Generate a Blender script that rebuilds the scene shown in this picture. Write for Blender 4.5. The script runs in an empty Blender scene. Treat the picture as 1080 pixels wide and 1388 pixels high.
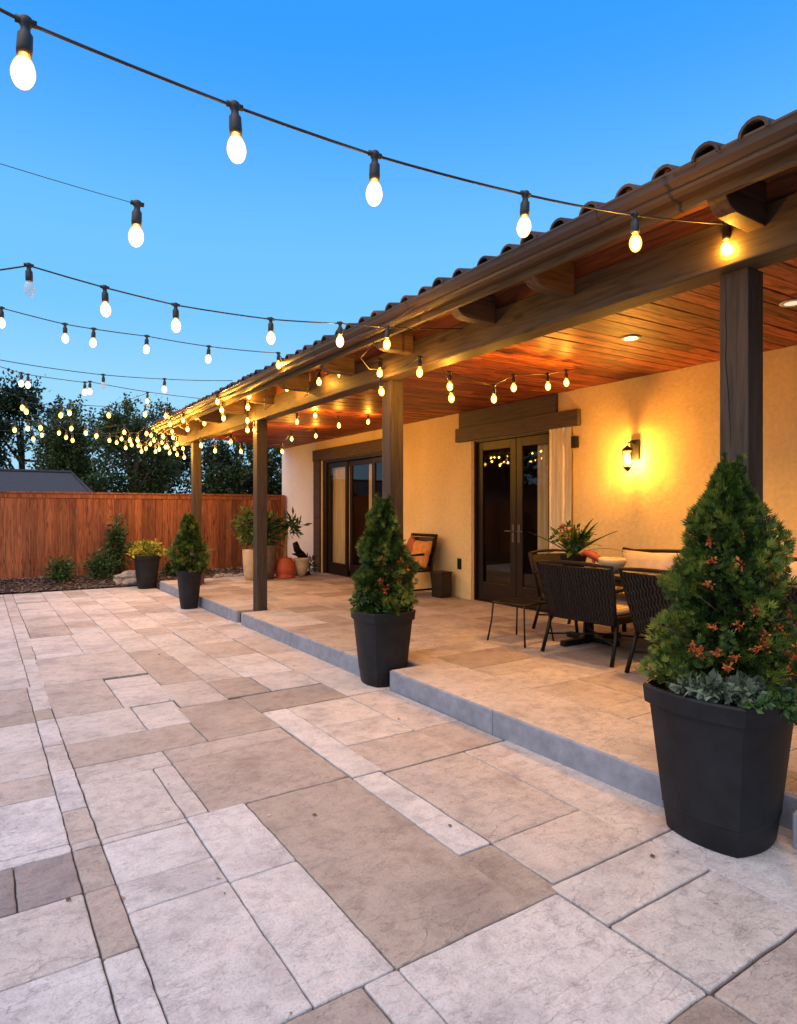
import bpy, math, random
import numpy as np
from mathutils import Vector, noise
rnd = random.Random(7)
C = bpy.context.scene.collection
R = math.radians
S = bpy.context.scene
# ------------------------------------------------------------------ camera
EYE = 1.45
YAW = math.atan2(570, 864)
FPX = 864.0
cam_d = bpy.data.cameras.new("camera"); cam = bpy.data.objects.new("camera", cam_d); C.objects.link(cam)
cam.location = (0, 0, EYE); cam.rotation_euler = (R(90), 0, -YAW)
cam_d.sensor_fit = 'HORIZONTAL'; cam_d.sensor_width = 36; cam_d.lens = 36 * FPX / 1080
cam_d.shift_y = (692 - 694) / 1080; cam_d.clip_end = 2000; cam_d.clip_start = 0.05
S.camera = cam
# ------------------------------------------------------------------ world: dusk sky, afterglow behind the camera
SUN_EL, SUN_AZ = 16.0, 255.0          # the glow of the set sun, behind and left of the camera
w = bpy.data.worlds.new("World"); S.world = w; w.use_nodes = True
nt = w.node_tree; N = nt.nodes; LK = nt.links; N.clear()
out = N.new('ShaderNodeOutputWorld'); bg = N.new('ShaderNodeBackground'); LK.new(bg.outputs[0], out.inputs[0])
tc = N.new('ShaderNodeTexCoord')
sky = N.new('ShaderNodeTexSky'); sky.sky_type = 'NISHITA'; sky.sun_disc = False
sky.sun_elevation = R(3); sky.sun_rotation = R(SUN_AZ)
sep = N.new('ShaderNodeSeparateXYZ'); LK.new(tc.outputs['Generated'], sep.inputs[0])
ramp = N.new('ShaderNodeValToRGB'); LK.new(sep.outputs['Z'], ramp.inputs[0])
cr = ramp.color_ramp; cr.interpolation = 'EASE'
cr.elements[0].position = 0.0; cr.elements[0].color = (.42, .74, .97, 1)
cr.elements[1].position = 0.95; cr.elements[1].color = (.02, .19, .70, 1)
for p_, c_ in ((.12, (.34, .70, 1.0, 1)), (.32, (.165, .56, 1.0, 1)), (.62, (.030, .335, .98, 1))):
    e = cr.elements.new(p_); e.color = c_
dot = N.new('ShaderNodeVectorMath'); dot.operation = 'DOT_PRODUCT'; LK.new(tc.outputs['Generated'], dot.inputs[0])
ga = R(SUN_AZ); dot.inputs[1].default_value = (math.sin(ga) * .5, math.cos(ga) * .5, .866)
mr = N.new('ShaderNodeMapRange'); mr.interpolation_type = 'SMOOTHSTEP'
mr.inputs['From Min'].default_value = .40; mr.inputs['From Max'].default_value = .98
LK.new(dot.outputs['Value'], mr.inputs['Value'])
mix = N.new('ShaderNodeMix'); mix.data_type = 'RGBA'; LK.new(mr.outputs[0], mix.inputs['Factor'])
LK.new(ramp.outputs[0], mix.inputs['A']); mix.inputs['B'].default_value = (1.62, 1.56, 1.63, 1)
add = N.new('ShaderNodeMix'); add.data_type = 'RGBA'; add.blend_type = 'ADD'; add.inputs['Factor'].default_value = .02
LK.new(mix.outputs['Result'], add.inputs['A']); LK.new(sky.outputs[0], add.inputs['B'])
LK.new(add.outputs['Result'], bg.inputs[0]); bg.inputs[1].default_value = 1.0
sd = bpy.data.lights.new("sun", 'SUN'); sun = bpy.data.objects.new("sun", sd); C.objects.link(sun)
sd.energy = 0.62; sd.angle = R(40); sd.color = (1, .93, .90)
sv = Vector((math.sin(ga) * math.cos(R(62)), math.cos(ga) * math.cos(R(62)), math.sin(R(62))))
sun.rotation_euler = sv.to_track_quat('Z', 'Y').to_euler()
S.view_settings.view_transform = 'Standard'; S.view_settings.look = 'None'; S.view_settings.exposure = 0; S.view_settings.gamma = 1
S.cycles.use_denoising = True; S.cycles.max_bounces = 6; S.cycles.sample_clamp_indirect = 4
S.cycles.use_light_tree = True; S.cycles.caustics_reflective = False; S.cycles.caustics_refractive = False

# ------------------------------------------------------------------ helpers
s_, c_ = math.sin(YAW), math.cos(YAW)
def ray(px): u = (px - 540) / FPX; return (s_ + u * c_, c_ - u * s_)
def at_y(px, py, Y):          # a point of the world plane Y
    dx, dy = ray(px); t = Y / dy; return Vector((dx * t, Y, EYE - (py - 692) * t / FPX))
def at_t(px, py, t):
    dx, dy = ray(px); return Vector((dx * t, dy * t, EYE - (py - 692) * t / FPX))
def at_z(px, py, z=0.0):
    t = FPX * (EYE - z) / (py - 692); dx, dy = ray(px); return Vector((dx * t, dy * t, z))

class MB:
    def __init__(s): s.v = []; s.f = []; s.t = []; s.n = 0
    def add(s, verts, faces, tint=.5):
        b = s.n; s.v.extend([tuple(v) for v in verts]); s.n += len(verts)
        for f in faces: s.f.append(tuple(i + b for i in f)); s.t.append(tint)
        return s
    def box(s, x0, x1, y0, y1, z0, z1, tint=.5):
        v = [(x, y, z) for z in (z0, z1) for y in (y0, y1) for x in (x0, x1)]
        return s.add(v, [(0, 2, 3, 1), (4, 5, 7, 6), (0, 1, 5, 4), (2, 6, 7, 3), (0, 4, 6, 2), (1, 3, 7, 5)], tint)
    def hexa(s, v, tint=.5):   # 8 verts: bottom 4 ccw, top 4 ccw
        return s.add(v, [(3, 2, 1, 0), (4, 5, 6, 7), (0, 1, 5, 4), (1, 2, 6, 5), (2, 3, 7, 6), (3, 0, 4, 7)], tint)
    def bar(s, a, b, w, h=None, tint=.5, up=(0, 0, 1)):
        a, b = Vector(a), Vector(b); h = h or w; d = (b - a).normalized(); up = Vector(up)
        if abs(d.dot(up)) > .95: up = Vector((1, 0, 0))
        r = d.cross(up).normalized() * w / 2; u = r.cross(d).normalized() * h / 2
        return s.hexa([a - r - u, a + r - u, a + r + u, a - r + u, b - r - u, b + r - u, b + r + u, b - r + u], tint)
    def tube(s, pts, r, n=6, tint=.5, cap=True):
        pts = [Vector(p) for p in pts]; rs = r if isinstance(r, (list, tuple)) else [r] * len(pts)
        vs = []; prev = None
        for i, p in enumerate(pts):
            d = (pts[min(i + 1, len(pts) - 1)] - pts[max(i - 1, 0)]).normalized()
            if prev is None:
                a = Vector((0, 0, 1)) if abs(d.z) < .9 else Vector((1, 0, 0)); x = d.cross(a).normalized()
            else: x = (prev - d * prev.dot(d)).normalized()
            prev = x; y = d.cross(x)
            for k in range(n):
                th = 2 * math.pi * k / n; vs.append(p + (x * math.cos(th) + y * math.sin(th)) * rs[i])
        fs = [(i * n + k, i * n + (k + 1) % n, (i + 1) * n + (k + 1) % n, (i + 1) * n + k) for i in range(len(pts) - 1) for k in range(n)]
        if cap: fs += [tuple(range(n))[::-1], tuple((len(pts) - 1) * n + k for k in range(n))]
        return s.add(vs, fs, tint)
    def lathe(s, prof, cx=0, cy=0, cz=0, n=24, tint=.5, sq=None, rx=1, ry=1):
        # prof: (r, z); sq: superellipse power for squarish pots
        vs = []
        for r, z in prof:
            for k in range(n):
                th = 2 * math.pi * (k + .5) / n; ct, st = math.cos(th), math.sin(th)
                if sq == 'bulge':
                    q_ = n // 4; sd_, j_ = k // q_, (k % q_) / q_; yy = -.87 + 1.74 * j_; xx = .87 + .19 * (1 - (yy / .87) ** 2)
                    a_ = sd_ * math.pi / 2; vs.append((cx + r * (xx * math.cos(a_) - yy * math.sin(a_)), cy + r * (xx * math.sin(a_) + yy * math.cos(a_)), cz + z)); continue
                if sq: m = (abs(ct) ** sq + abs(st) ** sq) ** (-1 / sq)
                else: m = 1
                vs.append((cx + r * m * ct * rx, cy + r * m * st * ry, cz + z))
        fs = [(i * n + k, i * n + (k + 1) % n, (i + 1) * n + (k + 1) % n, (i + 1) * n + k) for i in range(len(prof) - 1) for k in range(n)]
        fs += [tuple(range(n))[::-1], tuple((len(prof) - 1) * n + k for k in range(n))]
        return s.add(vs, fs, tint)
    def inst(s, tpl_v, tpl_f, P, D, Rl, Sc, T):
        """instances of a template (x right, y along, z normal) - numpy"""
        tv = np.array(tpl_v); P = np.array(P); D = np.array(D); D /= np.linalg.norm(D, axis=1)[:, None] + 1e-9
        ref = np.tile([0, 0, 1.], (len(P), 1)); ref[np.abs(D[:, 2]) > .95] = [1, 0, 0]
        X = np.cross(D, ref); X /= np.linalg.norm(X, axis=1)[:, None]; Z = np.cross(X, D)
        cr_, sr = np.cos(Rl)[:, None], np.sin(Rl)[:, None]
        X2 = X * cr_ + Z * sr; Z2 = -X * sr + Z * cr_
        Sc = np.array(Sc)[:, None, None]
        W = P[:, None, :] + Sc * (tv[None, :, 0:1] * X2[:, None, :] + tv[None, :, 1:2] * D[:, None, :] + tv[None, :, 2:3] * Z2[:, None, :])
        k = len(tv); b = s.n
        s.v.extend(map(tuple, W.reshape(-1, 3).tolist())); s.n += k * len(P)
        for i in range(len(P)):
            o = b + i * k; ti = float(T[i])
            for f in tpl_f: s.f.append(tuple(j + o for j in f)); s.t.append(ti)
        return s
    def build(s, name, mat, parent=None, off=(0, 0, 0), smooth=False, bevel=0, sub=0):
        me = bpy.data.meshes.new(name)
        o_ = Vector(off); v = [(a - o_.x, b - o_.y, c - o_.z) for a, b, c in s.v]
        me.from_pydata(v, [], s.f); me.update()
        at = me.attributes.new('tint', 'FLOAT', 'FACE'); at.data.foreach_set('value', s.t)
        if smooth:
            me.polygons.foreach_set('use_smooth', [True] * len(me.polygons))
        me.materials.append(mat)
        o = bpy.data.objects.new(name, me); C.objects.link(o)
        if parent is not None: o.parent = parent
        elif off != (0, 0, 0): o.location = off
        if bevel:
            m = o.modifiers.new('bevel', 'BEVEL'); m.width = bevel; m.segments = 2; m.limit_method = 'ANGLE'; m.angle_limit = R(40)
        return o
def tag(o, label=None, cat=None, group=None, kind=None):
    if label: o['label'] = label
    if cat: o['category'] = cat
    if group: o['group'] = group
    if kind: o['kind'] = kind
    return o
def thing(name, loc, label, cat, group=None, rz=0):
    o = bpy.data.objects.new(name, None); C.objects.link(o); o.empty_display_size = .1
    o.location = loc; o.rotation_euler = (0, 0, rz)
    return tag(o, label, cat, group)

# ------------------------------------------------------------------ materials
def mat_base(name, rough=.6, spec=.5, metal=0.0):
    m = bpy.data.materials.new(name); m.use_nodes = True
    n = m.node_tree.nodes; b = n['Principled BSDF']
    b.inputs['Roughness'].default_value = rough; b.inputs['Metallic'].default_value = metal
    b.inputs['Specular IOR Level'].default_value = spec
    return m, m.node_tree, b
def nz(nt, scale, detail=4, rough=.55, vec=None, stretch=None, dist=0):
    N = nt.nodes; t = N.new('ShaderNodeTexNoise'); t.inputs['Scale'].default_value = scale
    t.inputs['Detail'].default_value = detail; t.inputs['Roughness'].default_value = rough; t.inputs['Distortion'].default_value = dist
    tc = N.new('ShaderNodeTexCoord'); src = tc.outputs['Object']
    if stretch:
        mp = N.new('ShaderNodeMapping'); mp.inputs['Scale'].default_value = stretch; nt.links.new(src, mp.inputs[0]); src = mp.outputs[0]
    nt.links.new(src if vec is None else vec, t.inputs['Vector']); return t
def rampn(nt, fac, stops):
    r = nt.nodes.new('ShaderNodeValToRGB'); e = r.color_ramp.elements
    e[0].position, e[0].color = stops[0][0], (*stops[0][1], 1); e[1].position, e[1].color = stops[-1][0], (*stops[-1][1], 1)
    for p, c in stops[1:-1]: x = e.new(p); x.color = (*c, 1)
    nt.links.new(fac, r.inputs[0]); return r
def mixc(nt, a, b, fac=None, mode='MIX', f=.5):
    m = nt.nodes.new('ShaderNodeMix'); m.data_type = 'RGBA'; m.blend_type = mode; m.inputs['Factor'].default_value = f
    if fac is not None: nt.links.new(fac, m.inputs['Factor'])
    for sck, x in (('A', a), ('B', b)):
        if isinstance(x, tuple): m.inputs[sck].default_value = (*x, 1)
        else: nt.links.new(x, m.inputs[sck])
    return m.outputs['Result']
def bump(nt, b, h, strength=.3, dist=.01, prev=None):
    x = nt.nodes.new('ShaderNodeBump'); x.inputs['Strength'].default_value = strength; x.inputs['Distance'].default_value = dist
    nt.links.new(h, x.inputs['Height'])
    if prev is not None: nt.links.new(prev, x.inputs['Normal'])
    nt.links.new(x.outputs[0], b.inputs['Normal']); return x.outputs[0]
def attr(nt):
    a = nt.nodes.new('ShaderNodeAttribute'); a.attribute_name = 'tint'; return a.outputs['Fac']

def m_simple(name, col, rough=.6, var=.15, scale=8, bstr=0, metal=0, spec=.5, stretch=None, bscale=None):
    m, nt, b = mat_base(name, rough, spec, metal)
    n = nz(nt, scale, 5, stretch=stretch)
    lo = tuple(c * (1 - var) for c in col); hi = tuple(min(1, c * (1 + var)) for c in col)
    r = rampn(nt, n.outputs['Fac'], [(.3, lo), (.7, hi)]); nt.links.new(r.outputs[0], b.inputs['Base Color'])
    if bstr:
        n2 = nz(nt, bscale or scale * 6, 4, stretch=stretch); bump(nt, b, n2.outputs['Fac'], bstr, .01)
    return m

def m_stone(name, stops, seed=0.0, gain=1.0):
    m, nt, b = mat_base(name, .72, .35); L = nt.links; N = nt.nodes
    t = attr(nt)
    # every slab gets its own patch of the stone pattern
    tcn = N.new('ShaderNodeTexCoord'); comb = N.new('ShaderNodeCombineXYZ')
    mu = N.new('ShaderNodeMath'); mu.operation = 'MULTIPLY'; mu.inputs[1].default_value = 371.0; L.new(t, mu.inputs[0])
    L.new(mu.outputs[0], comb.inputs[2]); ad = N.new('ShaderNodeVectorMath'); ad.operation = 'ADD'
    L.new(tcn.outputs['Object'], ad.inputs[0]); L.new(comb.outputs[0], ad.inputs[1]); V = ad.outputs[0]
    base = rampn(nt, t, [(p, tuple(c * gain for c in cc)) for p, cc in stops])
    big = nz(nt, 2.6, 6, .6, vec=V, dist=.15)
    c1 = mixc(nt, base.outputs[0], rampn(nt, big.outputs['Fac'], [(.28, (.66, .63, .66)), (.5, (1, 1, 1)), (.72, (1.16, 1.12, 1.12))]).outputs[0], mode='MULTIPLY', f=.85)
    mid = nz(nt, 13, 8, .72, vec=V, dist=.1)
    c2 = mixc(nt, c1, rampn(nt, mid.outputs['Fac'], [(.3, (.62, .60, .63)), (.52, (1, 1, 1)), (.75, (1.12, 1.10, 1.08))]).outputs[0], mode='MULTIPLY', f=.8)
    fin = nz(nt, 110, 4, .8, vec=V)
    c3 = mixc(nt, c2, rampn(nt, fin.outputs['Fac'], [(.34, (.60, .58, .58)), (.47, (1, 1, 1)), (.68, (1.14, 1.14, 1.14))]).outputs[0], mode='MULTIPLY', f=.7)
    # rusty mineral stains
    st = nz(nt, 1.7, 7, .68, vec=V, dist=.3)
    sr = rampn(nt, st.outputs['Fac'], [(.60, (0, 0, 0)), (.72, (1, 1, 1))])
    c4 = mixc(nt, c3, (.36, .24, .155), fac=None); N_m = c4.node; N_m.blend_type = 'MIX'
    mm = N.new('ShaderNodeMath'); mm.operation = 'MULTIPLY'; mm.inputs[1].default_value = .38; L.new(sr.outputs[0], mm.inputs[0]); L.new(mm.outputs[0], N_m.inputs['Factor'])
    # thin weathered veins
    vn = nz(nt, 1.6, 9, .66, vec=V, dist=.4)
    vr = rampn(nt, vn.outputs['Fac'], [(.492, (0, 0, 0)), (.498, (1, 1, 1)), (.504, (0, 0, 0))])
    vm = nz(nt, 1.9, 2, .5, vec=V); vmr = rampn(nt, vm.outputs['Fac'], [(.50, (0, 0, 0)), (.62, (1, 1, 1))])
    vv = mixc(nt, vr.outputs[0], vmr.outputs[0], mode='MULTIPLY', f=1.0)
    c5 = mixc(nt, c4, (.12, .10, .11)); N5 = c5.node
    m5 = N.new('ShaderNodeMath'); m5.operation = 'MULTIPLY'; m5.inputs[1].default_value = .45; L.new(vv, m5.inputs[0]); L.new(m5.outputs[0], N5.inputs['Factor'])
    L.new(c5, b.inputs['Base Color'])
    # cleft surface: thin split layers with crisp ledges
    mps = N.new('ShaderNodeMapping'); mps.inputs['Scale'].default_value = (1.0, 2.4, 1.0); L.new(V, mps.inputs[0]); rd = nz(nt, 1.7, 9, .56, vec=mps.outputs[0], dist=.15)
    lv = [.40, .505, .60]; a_, b_ = [(0, (0,) * 3)], [(0, (.93,) * 3)]
    for k, q in enumerate(lv):
        h0, h1 = k / 3 + .06, (k + 1) / 3; a_ += [(q - .004, (h0,) * 3), (q + .004, (h1,) * 3)]
        b_ += [(q - .012, (1.0 - .02 * (k % 3),) * 3), (q - .002, (.72, .70, .72)), (q + .006, (1.08,) * 3), (q + .02, (1.0,) * 3)]
    ter = rampn(nt, rd.outputs['Fac'], a_ + [(1, (1,) * 3)]); tcol = rampn(nt, rd.outputs['Fac'], b_ + [(1, (1,) * 3)])
    lm = nz(nt, 1.1, 3, .5, vec=V); lmr = rampn(nt, lm.outputs['Fac'], [(.47, (.0,) * 3), (.62, (.8,) * 3)])
    c6 = mixc(nt, c5, tcol.outputs[0], fac=lmr.outputs[0], mode='MULTIPLY'); L.new(c6, b.inputs['Base Color'])
    p0 = bump(nt, b, ter.outputs[0], .7, .012)
    rdf = nz(nt, 5, 10, .68, vec=V); p1 = bump(nt, b, rdf.outputs['Fac'], .8, .022, p0)
    p2 = bump(nt, b, mid.outputs['Fac'], .6, .009, p1)
    bump(nt, b, fin.outputs['Fac'], .35, .0016, p2)
    rr = rampn(nt, mid.outputs['Fac'], [(.3, (.55,) * 3), (.7, (.8,) * 3)]); L.new(rr.outputs[0], b.inputs['Roughness'])
    return m
STOPS = [(0.0, (.27, .235, .25)), (.2, (.365, .305, .268)), (.4, (.43, .365, .335)), (.6, (.52, .46, .435)), (.8, (.575, .53, .52)), (1.0, (.60, .575, .59))]
M_stone = m_stone('paving stone', STOPS)
M_patio = m_stone('patio stone', [(0.0, (.30, .24, .20)), (.3, (.39, .325, .28)), (.6, (.47, .41, .365)), (1.0, (.55, .49, .455))])
M_kerb = m_simple('bluestone kerb', (.25, .265, .32), .75, .2, 12, .35, bscale=90)
M_joint = m_simple('joint sand', (.085, .070, .062), .95, .3, 30, .3)

def m_wood(name, cols, grain_axis='X', rough=.6, knots=True, var=.5, bst=.25, spec=.35, board=True):
    m, nt, b = mat_base(name, rough, spec); L = nt.links; N = nt.nodes
    st = {'X': (1.2, 14, 14), 'Y': (14, 1.2, 14), 'Z': (14, 14, 1.2)}[grain_axis]
    t = attr(nt); tcn = N.new('ShaderNodeTexCoord'); comb = N.new('ShaderNodeCombineXYZ')
    mu = N.new('ShaderNodeMath'); mu.operation = 'MULTIPLY'; mu.inputs[1].default_value = 57.0; L.new(t, mu.inputs[0])
    for k in range(3): L.new(mu.outputs[0], comb.inputs[k])
    ad = N.new('ShaderNodeVectorMath'); ad.operation = 'ADD'; L.new(tcn.outputs['Object'], ad.inputs[0]); L.new(comb.outputs[0], ad.inputs[1])
    mp = N.new('ShaderNodeMapping'); mp.inputs['Scale'].default_value = st; L.new(ad.outputs[0], mp.inputs[0])
    g = nz(nt, 1.6, 7, .6, vec=mp.outputs[0], dist=1.6)
    r = rampn(nt, g.outputs['Fac'], [(.33, cols[0]), (.48, cols[1]), (.70, cols[2])])
    tr = rampn(nt, t, [(0, (1 - var,) * 3), (1, (1 + var * .6,) * 3)])
    c = mixc(nt, r.outputs[0], tr.outputs[0], mode='MULTIPLY', f=1.0)
    if knots:
        v = N.new('ShaderNodeTexVoronoi'); v.inputs['Scale'].default_value = 1.0
        mp2 = N.new('ShaderNodeMapping'); mp2.inputs['Scale'].default_value = {'X': (2.2, 7, 7), 'Y': (7, 2.2, 7), 'Z': (7, 7, 2.2)}[grain_axis]
        L.new(ad.outputs[0], mp2.inputs[0]); L.new(mp2.outputs[0], v.inputs['Vector'])
        kr = rampn(nt, v.outputs['Distance'], [(.06, (.22, .16, .14)), (.17, (1, 1, 1))])
        c = mixc(nt, c, kr.outputs[0], mode='MULTIPLY', f=.8)
    L.new(c, b.inputs['Base Color']); bump(nt, b, g.outputs['Fac'], bst, .004)
    return m
M_post = m_wood('dark painted timber', [(.026, .017, .012), (.048, .033, .024), (.072, .052, .039)], 'Z', .62, False, .2, .35)
M_beam = m_wood('dark painted beam', [(.040, .026, .015), (.070, .048, .028), (.10, .070, .043)], 'Y', .6, True, .2, .35)
M_ceil = m_wood('stained cedar boards', [(.035, .008, .003), (.27, .062, .017), (.52, .15, .042)], 'X', .5, True, .5, .3)
M_soffit = m_wood('stained soffit boards', [(.09, .030, .014), (.19, .065, .028), (.27, .10, .042)], 'Y', .6, True, .4, .3)
M_fence = m_wood('cedar fence', [(.075, .024, .011), (.19, .061, .025), (.31, .112, .048)], 'Z', .75, True, .45, .3)
M_rafter = m_wood('rafter timber', [(.05, .028, .016), (.10, .058, .034), (.15, .09, .055)], 'X', .6, False, .3, .3)
M_darkwood = m_wood('dark furniture wood', [(.014, .010, .008), (.028, .018, .014), (.045, .03, .022)], 'X', .4, False, .2, .15)
M_trim = m_wood('lintel timber', [(.05, .033, .022), (.08, .055, .038), (.105, .074, .05)], 'Y', .6, False, .2, .2)
M_frame = m_simple('dark door frame', (.018, .011, .007), .38, .25, 4, .08, spec=.3)
def m_stucco(name, ca, cb):
    m, nt, b = mat_base(name, .85, .2); n = nz(nt, 1.3, 5); n2 = nz(nt, 22, 5, .7)
    r = rampn(nt, n.outputs['Fac'], [(.3, ca), (.7, cb)])
    r2 = rampn(nt, n2.outputs['Fac'], [(.3, (.84, .84, .84)), (.7, (1.06, 1.06, 1.06))])
    nt.links.new(mixc(nt, r.outputs[0], r2.outputs[0], mode='MULTIPLY', f=.8), b.inputs['Base Color'])
    n4 = nz(nt, 5, 5); p0 = bump(nt, b, n4.outputs['Fac'], .5, .02); p = bump(nt, b, n2.outputs['Fac'], .5, .008, p0); n3 = nz(nt, 120, 3); bump(nt, b, n3.outputs['Fac'], .3, .002, p); return m
M_stucco = m_stucco('lamplit cream stucco', (.74, .55, .25), (.84, .645, .31)); M_stucco_skylit = m_stucco('skylit stucco', (.66, .60, .58), (.76, .70, .68))  # one stucco: porch lamp warmth and cool sky light put into two colours
M_gutter = m_simple('brown metal gutter', (.052, .032, .021), .42, .2, 3, .08, spec=.5, stretch=(4, .6, 4))
def m_tinted(name, stops, rough=.7, scale=12, amt=.5, bst=.3, spec=.4, trans=0):
    m, nt, b = mat_base(name, rough, spec); r = rampn(nt, attr(nt), stops)
    n = nz(nt, scale, 5); r2 = rampn(nt, n.outputs['Fac'], [(.3, (.65,) * 3), (.7, (1.2,) * 3)])
    col = mixc(nt, r.outputs[0], r2.outputs[0], mode='MULTIPLY', f=amt); nt.links.new(col, b.inputs['Base Color'])
    if bst: bump(nt, b, n.outputs['Fac'], bst, .006)
    if trans:
        N = nt.nodes; tl = N.new('ShaderNodeBsdfTranslucent'); mx = N.new('ShaderNodeMixShader'); mx.inputs[0].default_value = trans
        nt.links.new(col, tl.inputs[0]); nt.links.new(b.outputs[0], mx.inputs[1]); nt.links.new(tl.outputs[0], mx.inputs[2])
        nt.links.new(mx.outputs[0], N['Material Output'].inputs[0])
    return m
M_tile = m_tinted('clay roof tile', [(0, (.04, .026, .025)), (.5, (.08, .045, .037)), (1, (.13, .072, .055))], .75, 14)
M_leaf = m_tinted('conifer foliage', [(0, (.010, .028, .006)), (.4, (.026, .064, .010)), (.75, (.085, .15, .018)), (1, (.23, .27, .04))], .5, 30, .4, 0, trans=.22)
M_leaf2 = m_tinted('broad leaf foliage', [(0, (.015, .045, .014)), (.5, (.04, .105, .028)), (1, (.12, .20, .045))], .42, 30, .4, 0, trans=.22)
M_sage = m_tinted('grey green leaves', [(0, (.07, .10, .07)), (1, (.24, .29, .20))], .7, 30, .3, 0, trans=.15)
M_treeleaf = m_tinted('tree leaves', [(0, (.012, .026, .012)), (.5, (.030, .060, .020)), (1, (.085, .12, .030))], .5, 5, .3, 0, trans=.2)
M_yellow = m_tinted('yellow green leaves', [(0, (.06, .12, .015)), (.5, (.22, .26, .02)), (1, (.55, .42, .03))], .5, 30, .3, 0, trans=.2)
M_dead = m_tinted('orange dry leaves', [(0, (.20, .035, .010)), (.6, (.50, .11, .022)), (1, (.70, .24, .05))], .6, 30, .4, 0, trans=.2)
M_bark = m_simple('bark', (.085, .055, .04), .9, .4, 20, .6)
M_pot = m_simple('charcoal resin', (.0095, .0102, .0135), .55, .45, 7, .14, spec=.3, bscale=90)
M_soil = m_simple('potting soil', (.025, .017, .012), .95, .5, 40, .8)
M_terra = m_simple('terracotta', (.42, .085, .035), .55, .2, 9, .15)
M_cream = m_simple('cream ceramic', (.50, .42, .31), .5, .15, 9, .1)
M_greypot = m_simple('grey concrete', (.13, .10, .085), .8, .3, 9, .3)
M_iron = m_simple('black iron', (.007, .0065, .0065), .45, .3, 20, .12, spec=.25)
M_rubber = m_simple('black cable', (.018, .016, .016), .5, .2, 20)
M_wicker = m_simple('black wicker', (.012, .009, .008), .42, .5, 60, .4, spec=.4)
M_fabric = m_simple('cream cushion fabric', (.60, .50, .42), .9, .12, 12, .25, bscale=180)
M_orange = m_simple('orange cushion fabric', (.62, .25, .05), .85, .25, 14, .25, bscale=150)
M_rock = m_simple('garden rock', (.26, .22, .20), .85, .45, 7, .7, bscale=16)
M_mulch = m_tinted('bark mulch', [(0, (.035, .024, .022)), (.6, (.10, .065, .055)), (1, (.24, .18, .16))], .9, 30)
M_shingle = m_simple('grey roof shingle', (.042, .040, .048), .85, .3, 6, .5, stretch=(3, 1, 9))
M_earth = m_simple('garden earth', (.08, .06, .045), .95, .3, 2, .4)
M_room = m_simple('dim room wall', (.16, .09, .05), .8, .15, 2)
M_white = m_simple('white trim', (.7, .66, .6), .5, .05, 4)
def m_curtain():
    m, nt, b = mat_base('linen curtain', .9, .2); n = nz(nt, 3, 4, stretch=(9, 9, .6))
    r = rampn(nt, n.outputs['Fac'], [(.3, (.66, .54, .30)), (.7, (.86, .74, .48))]); nt.links.new(r.outputs[0], b.inputs['Base Color']); return m
M_curtain = m_curtain()
def m_glass():
    m = bpy.data.materials.new('window glass'); m.use_nodes = True; nt = m.node_tree; N = nt.nodes; L = nt.links
    N.clear(); o = N.new('ShaderNodeOutputMaterial'); mx = N.new('ShaderNodeMixShader'); fr = N.new('ShaderNodeFresnel'); fr.inputs[0].default_value = 1.5
    tr = N.new('ShaderNodeBsdfTransparent'); tr.inputs[0].default_value = (.88, .88, .86, 1); gl = N.new('ShaderNodeBsdfGlossy'); gl.inputs['Roughness'].default_value = .015
    ge = N.new('ShaderNodeNewGeometry'); sb = N.new('ShaderNodeMath'); sb.operation = 'SUBTRACT'; sb.use_clamp = True; L.new(fr.outputs[0], sb.inputs[0]); L.new(ge.outputs['Backfacing'], sb.inputs[1]); L.new(sb.outputs[0], mx.inputs[0]); L.new(tr.outputs[0], mx.inputs[1]); L.new(gl.outputs[0], mx.inputs[2]); L.new(mx.outputs[0], o.inputs[0]); return m
M_glass = m_glass()
def m_emit(name, col, st, rim=None):
    m, nt, b = mat_base(name, .2, .5); b.inputs['Base Color'].default_value = (.02, .015, .01, 1)
    b.inputs['Emission Color'].default_value = (*col, 1); b.inputs['Emission Strength'].default_value = st
    if rim:
        lw = nt.nodes.new('ShaderNodeLayerWeight'); lw.inputs[0].default_value = .35
        r = rampn(nt, lw.outputs['Facing'], [(0, col), (.55, col), (1, rim)]); nt.links.new(r.outputs[0], b.inputs['Emission Color'])
    return m
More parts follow.
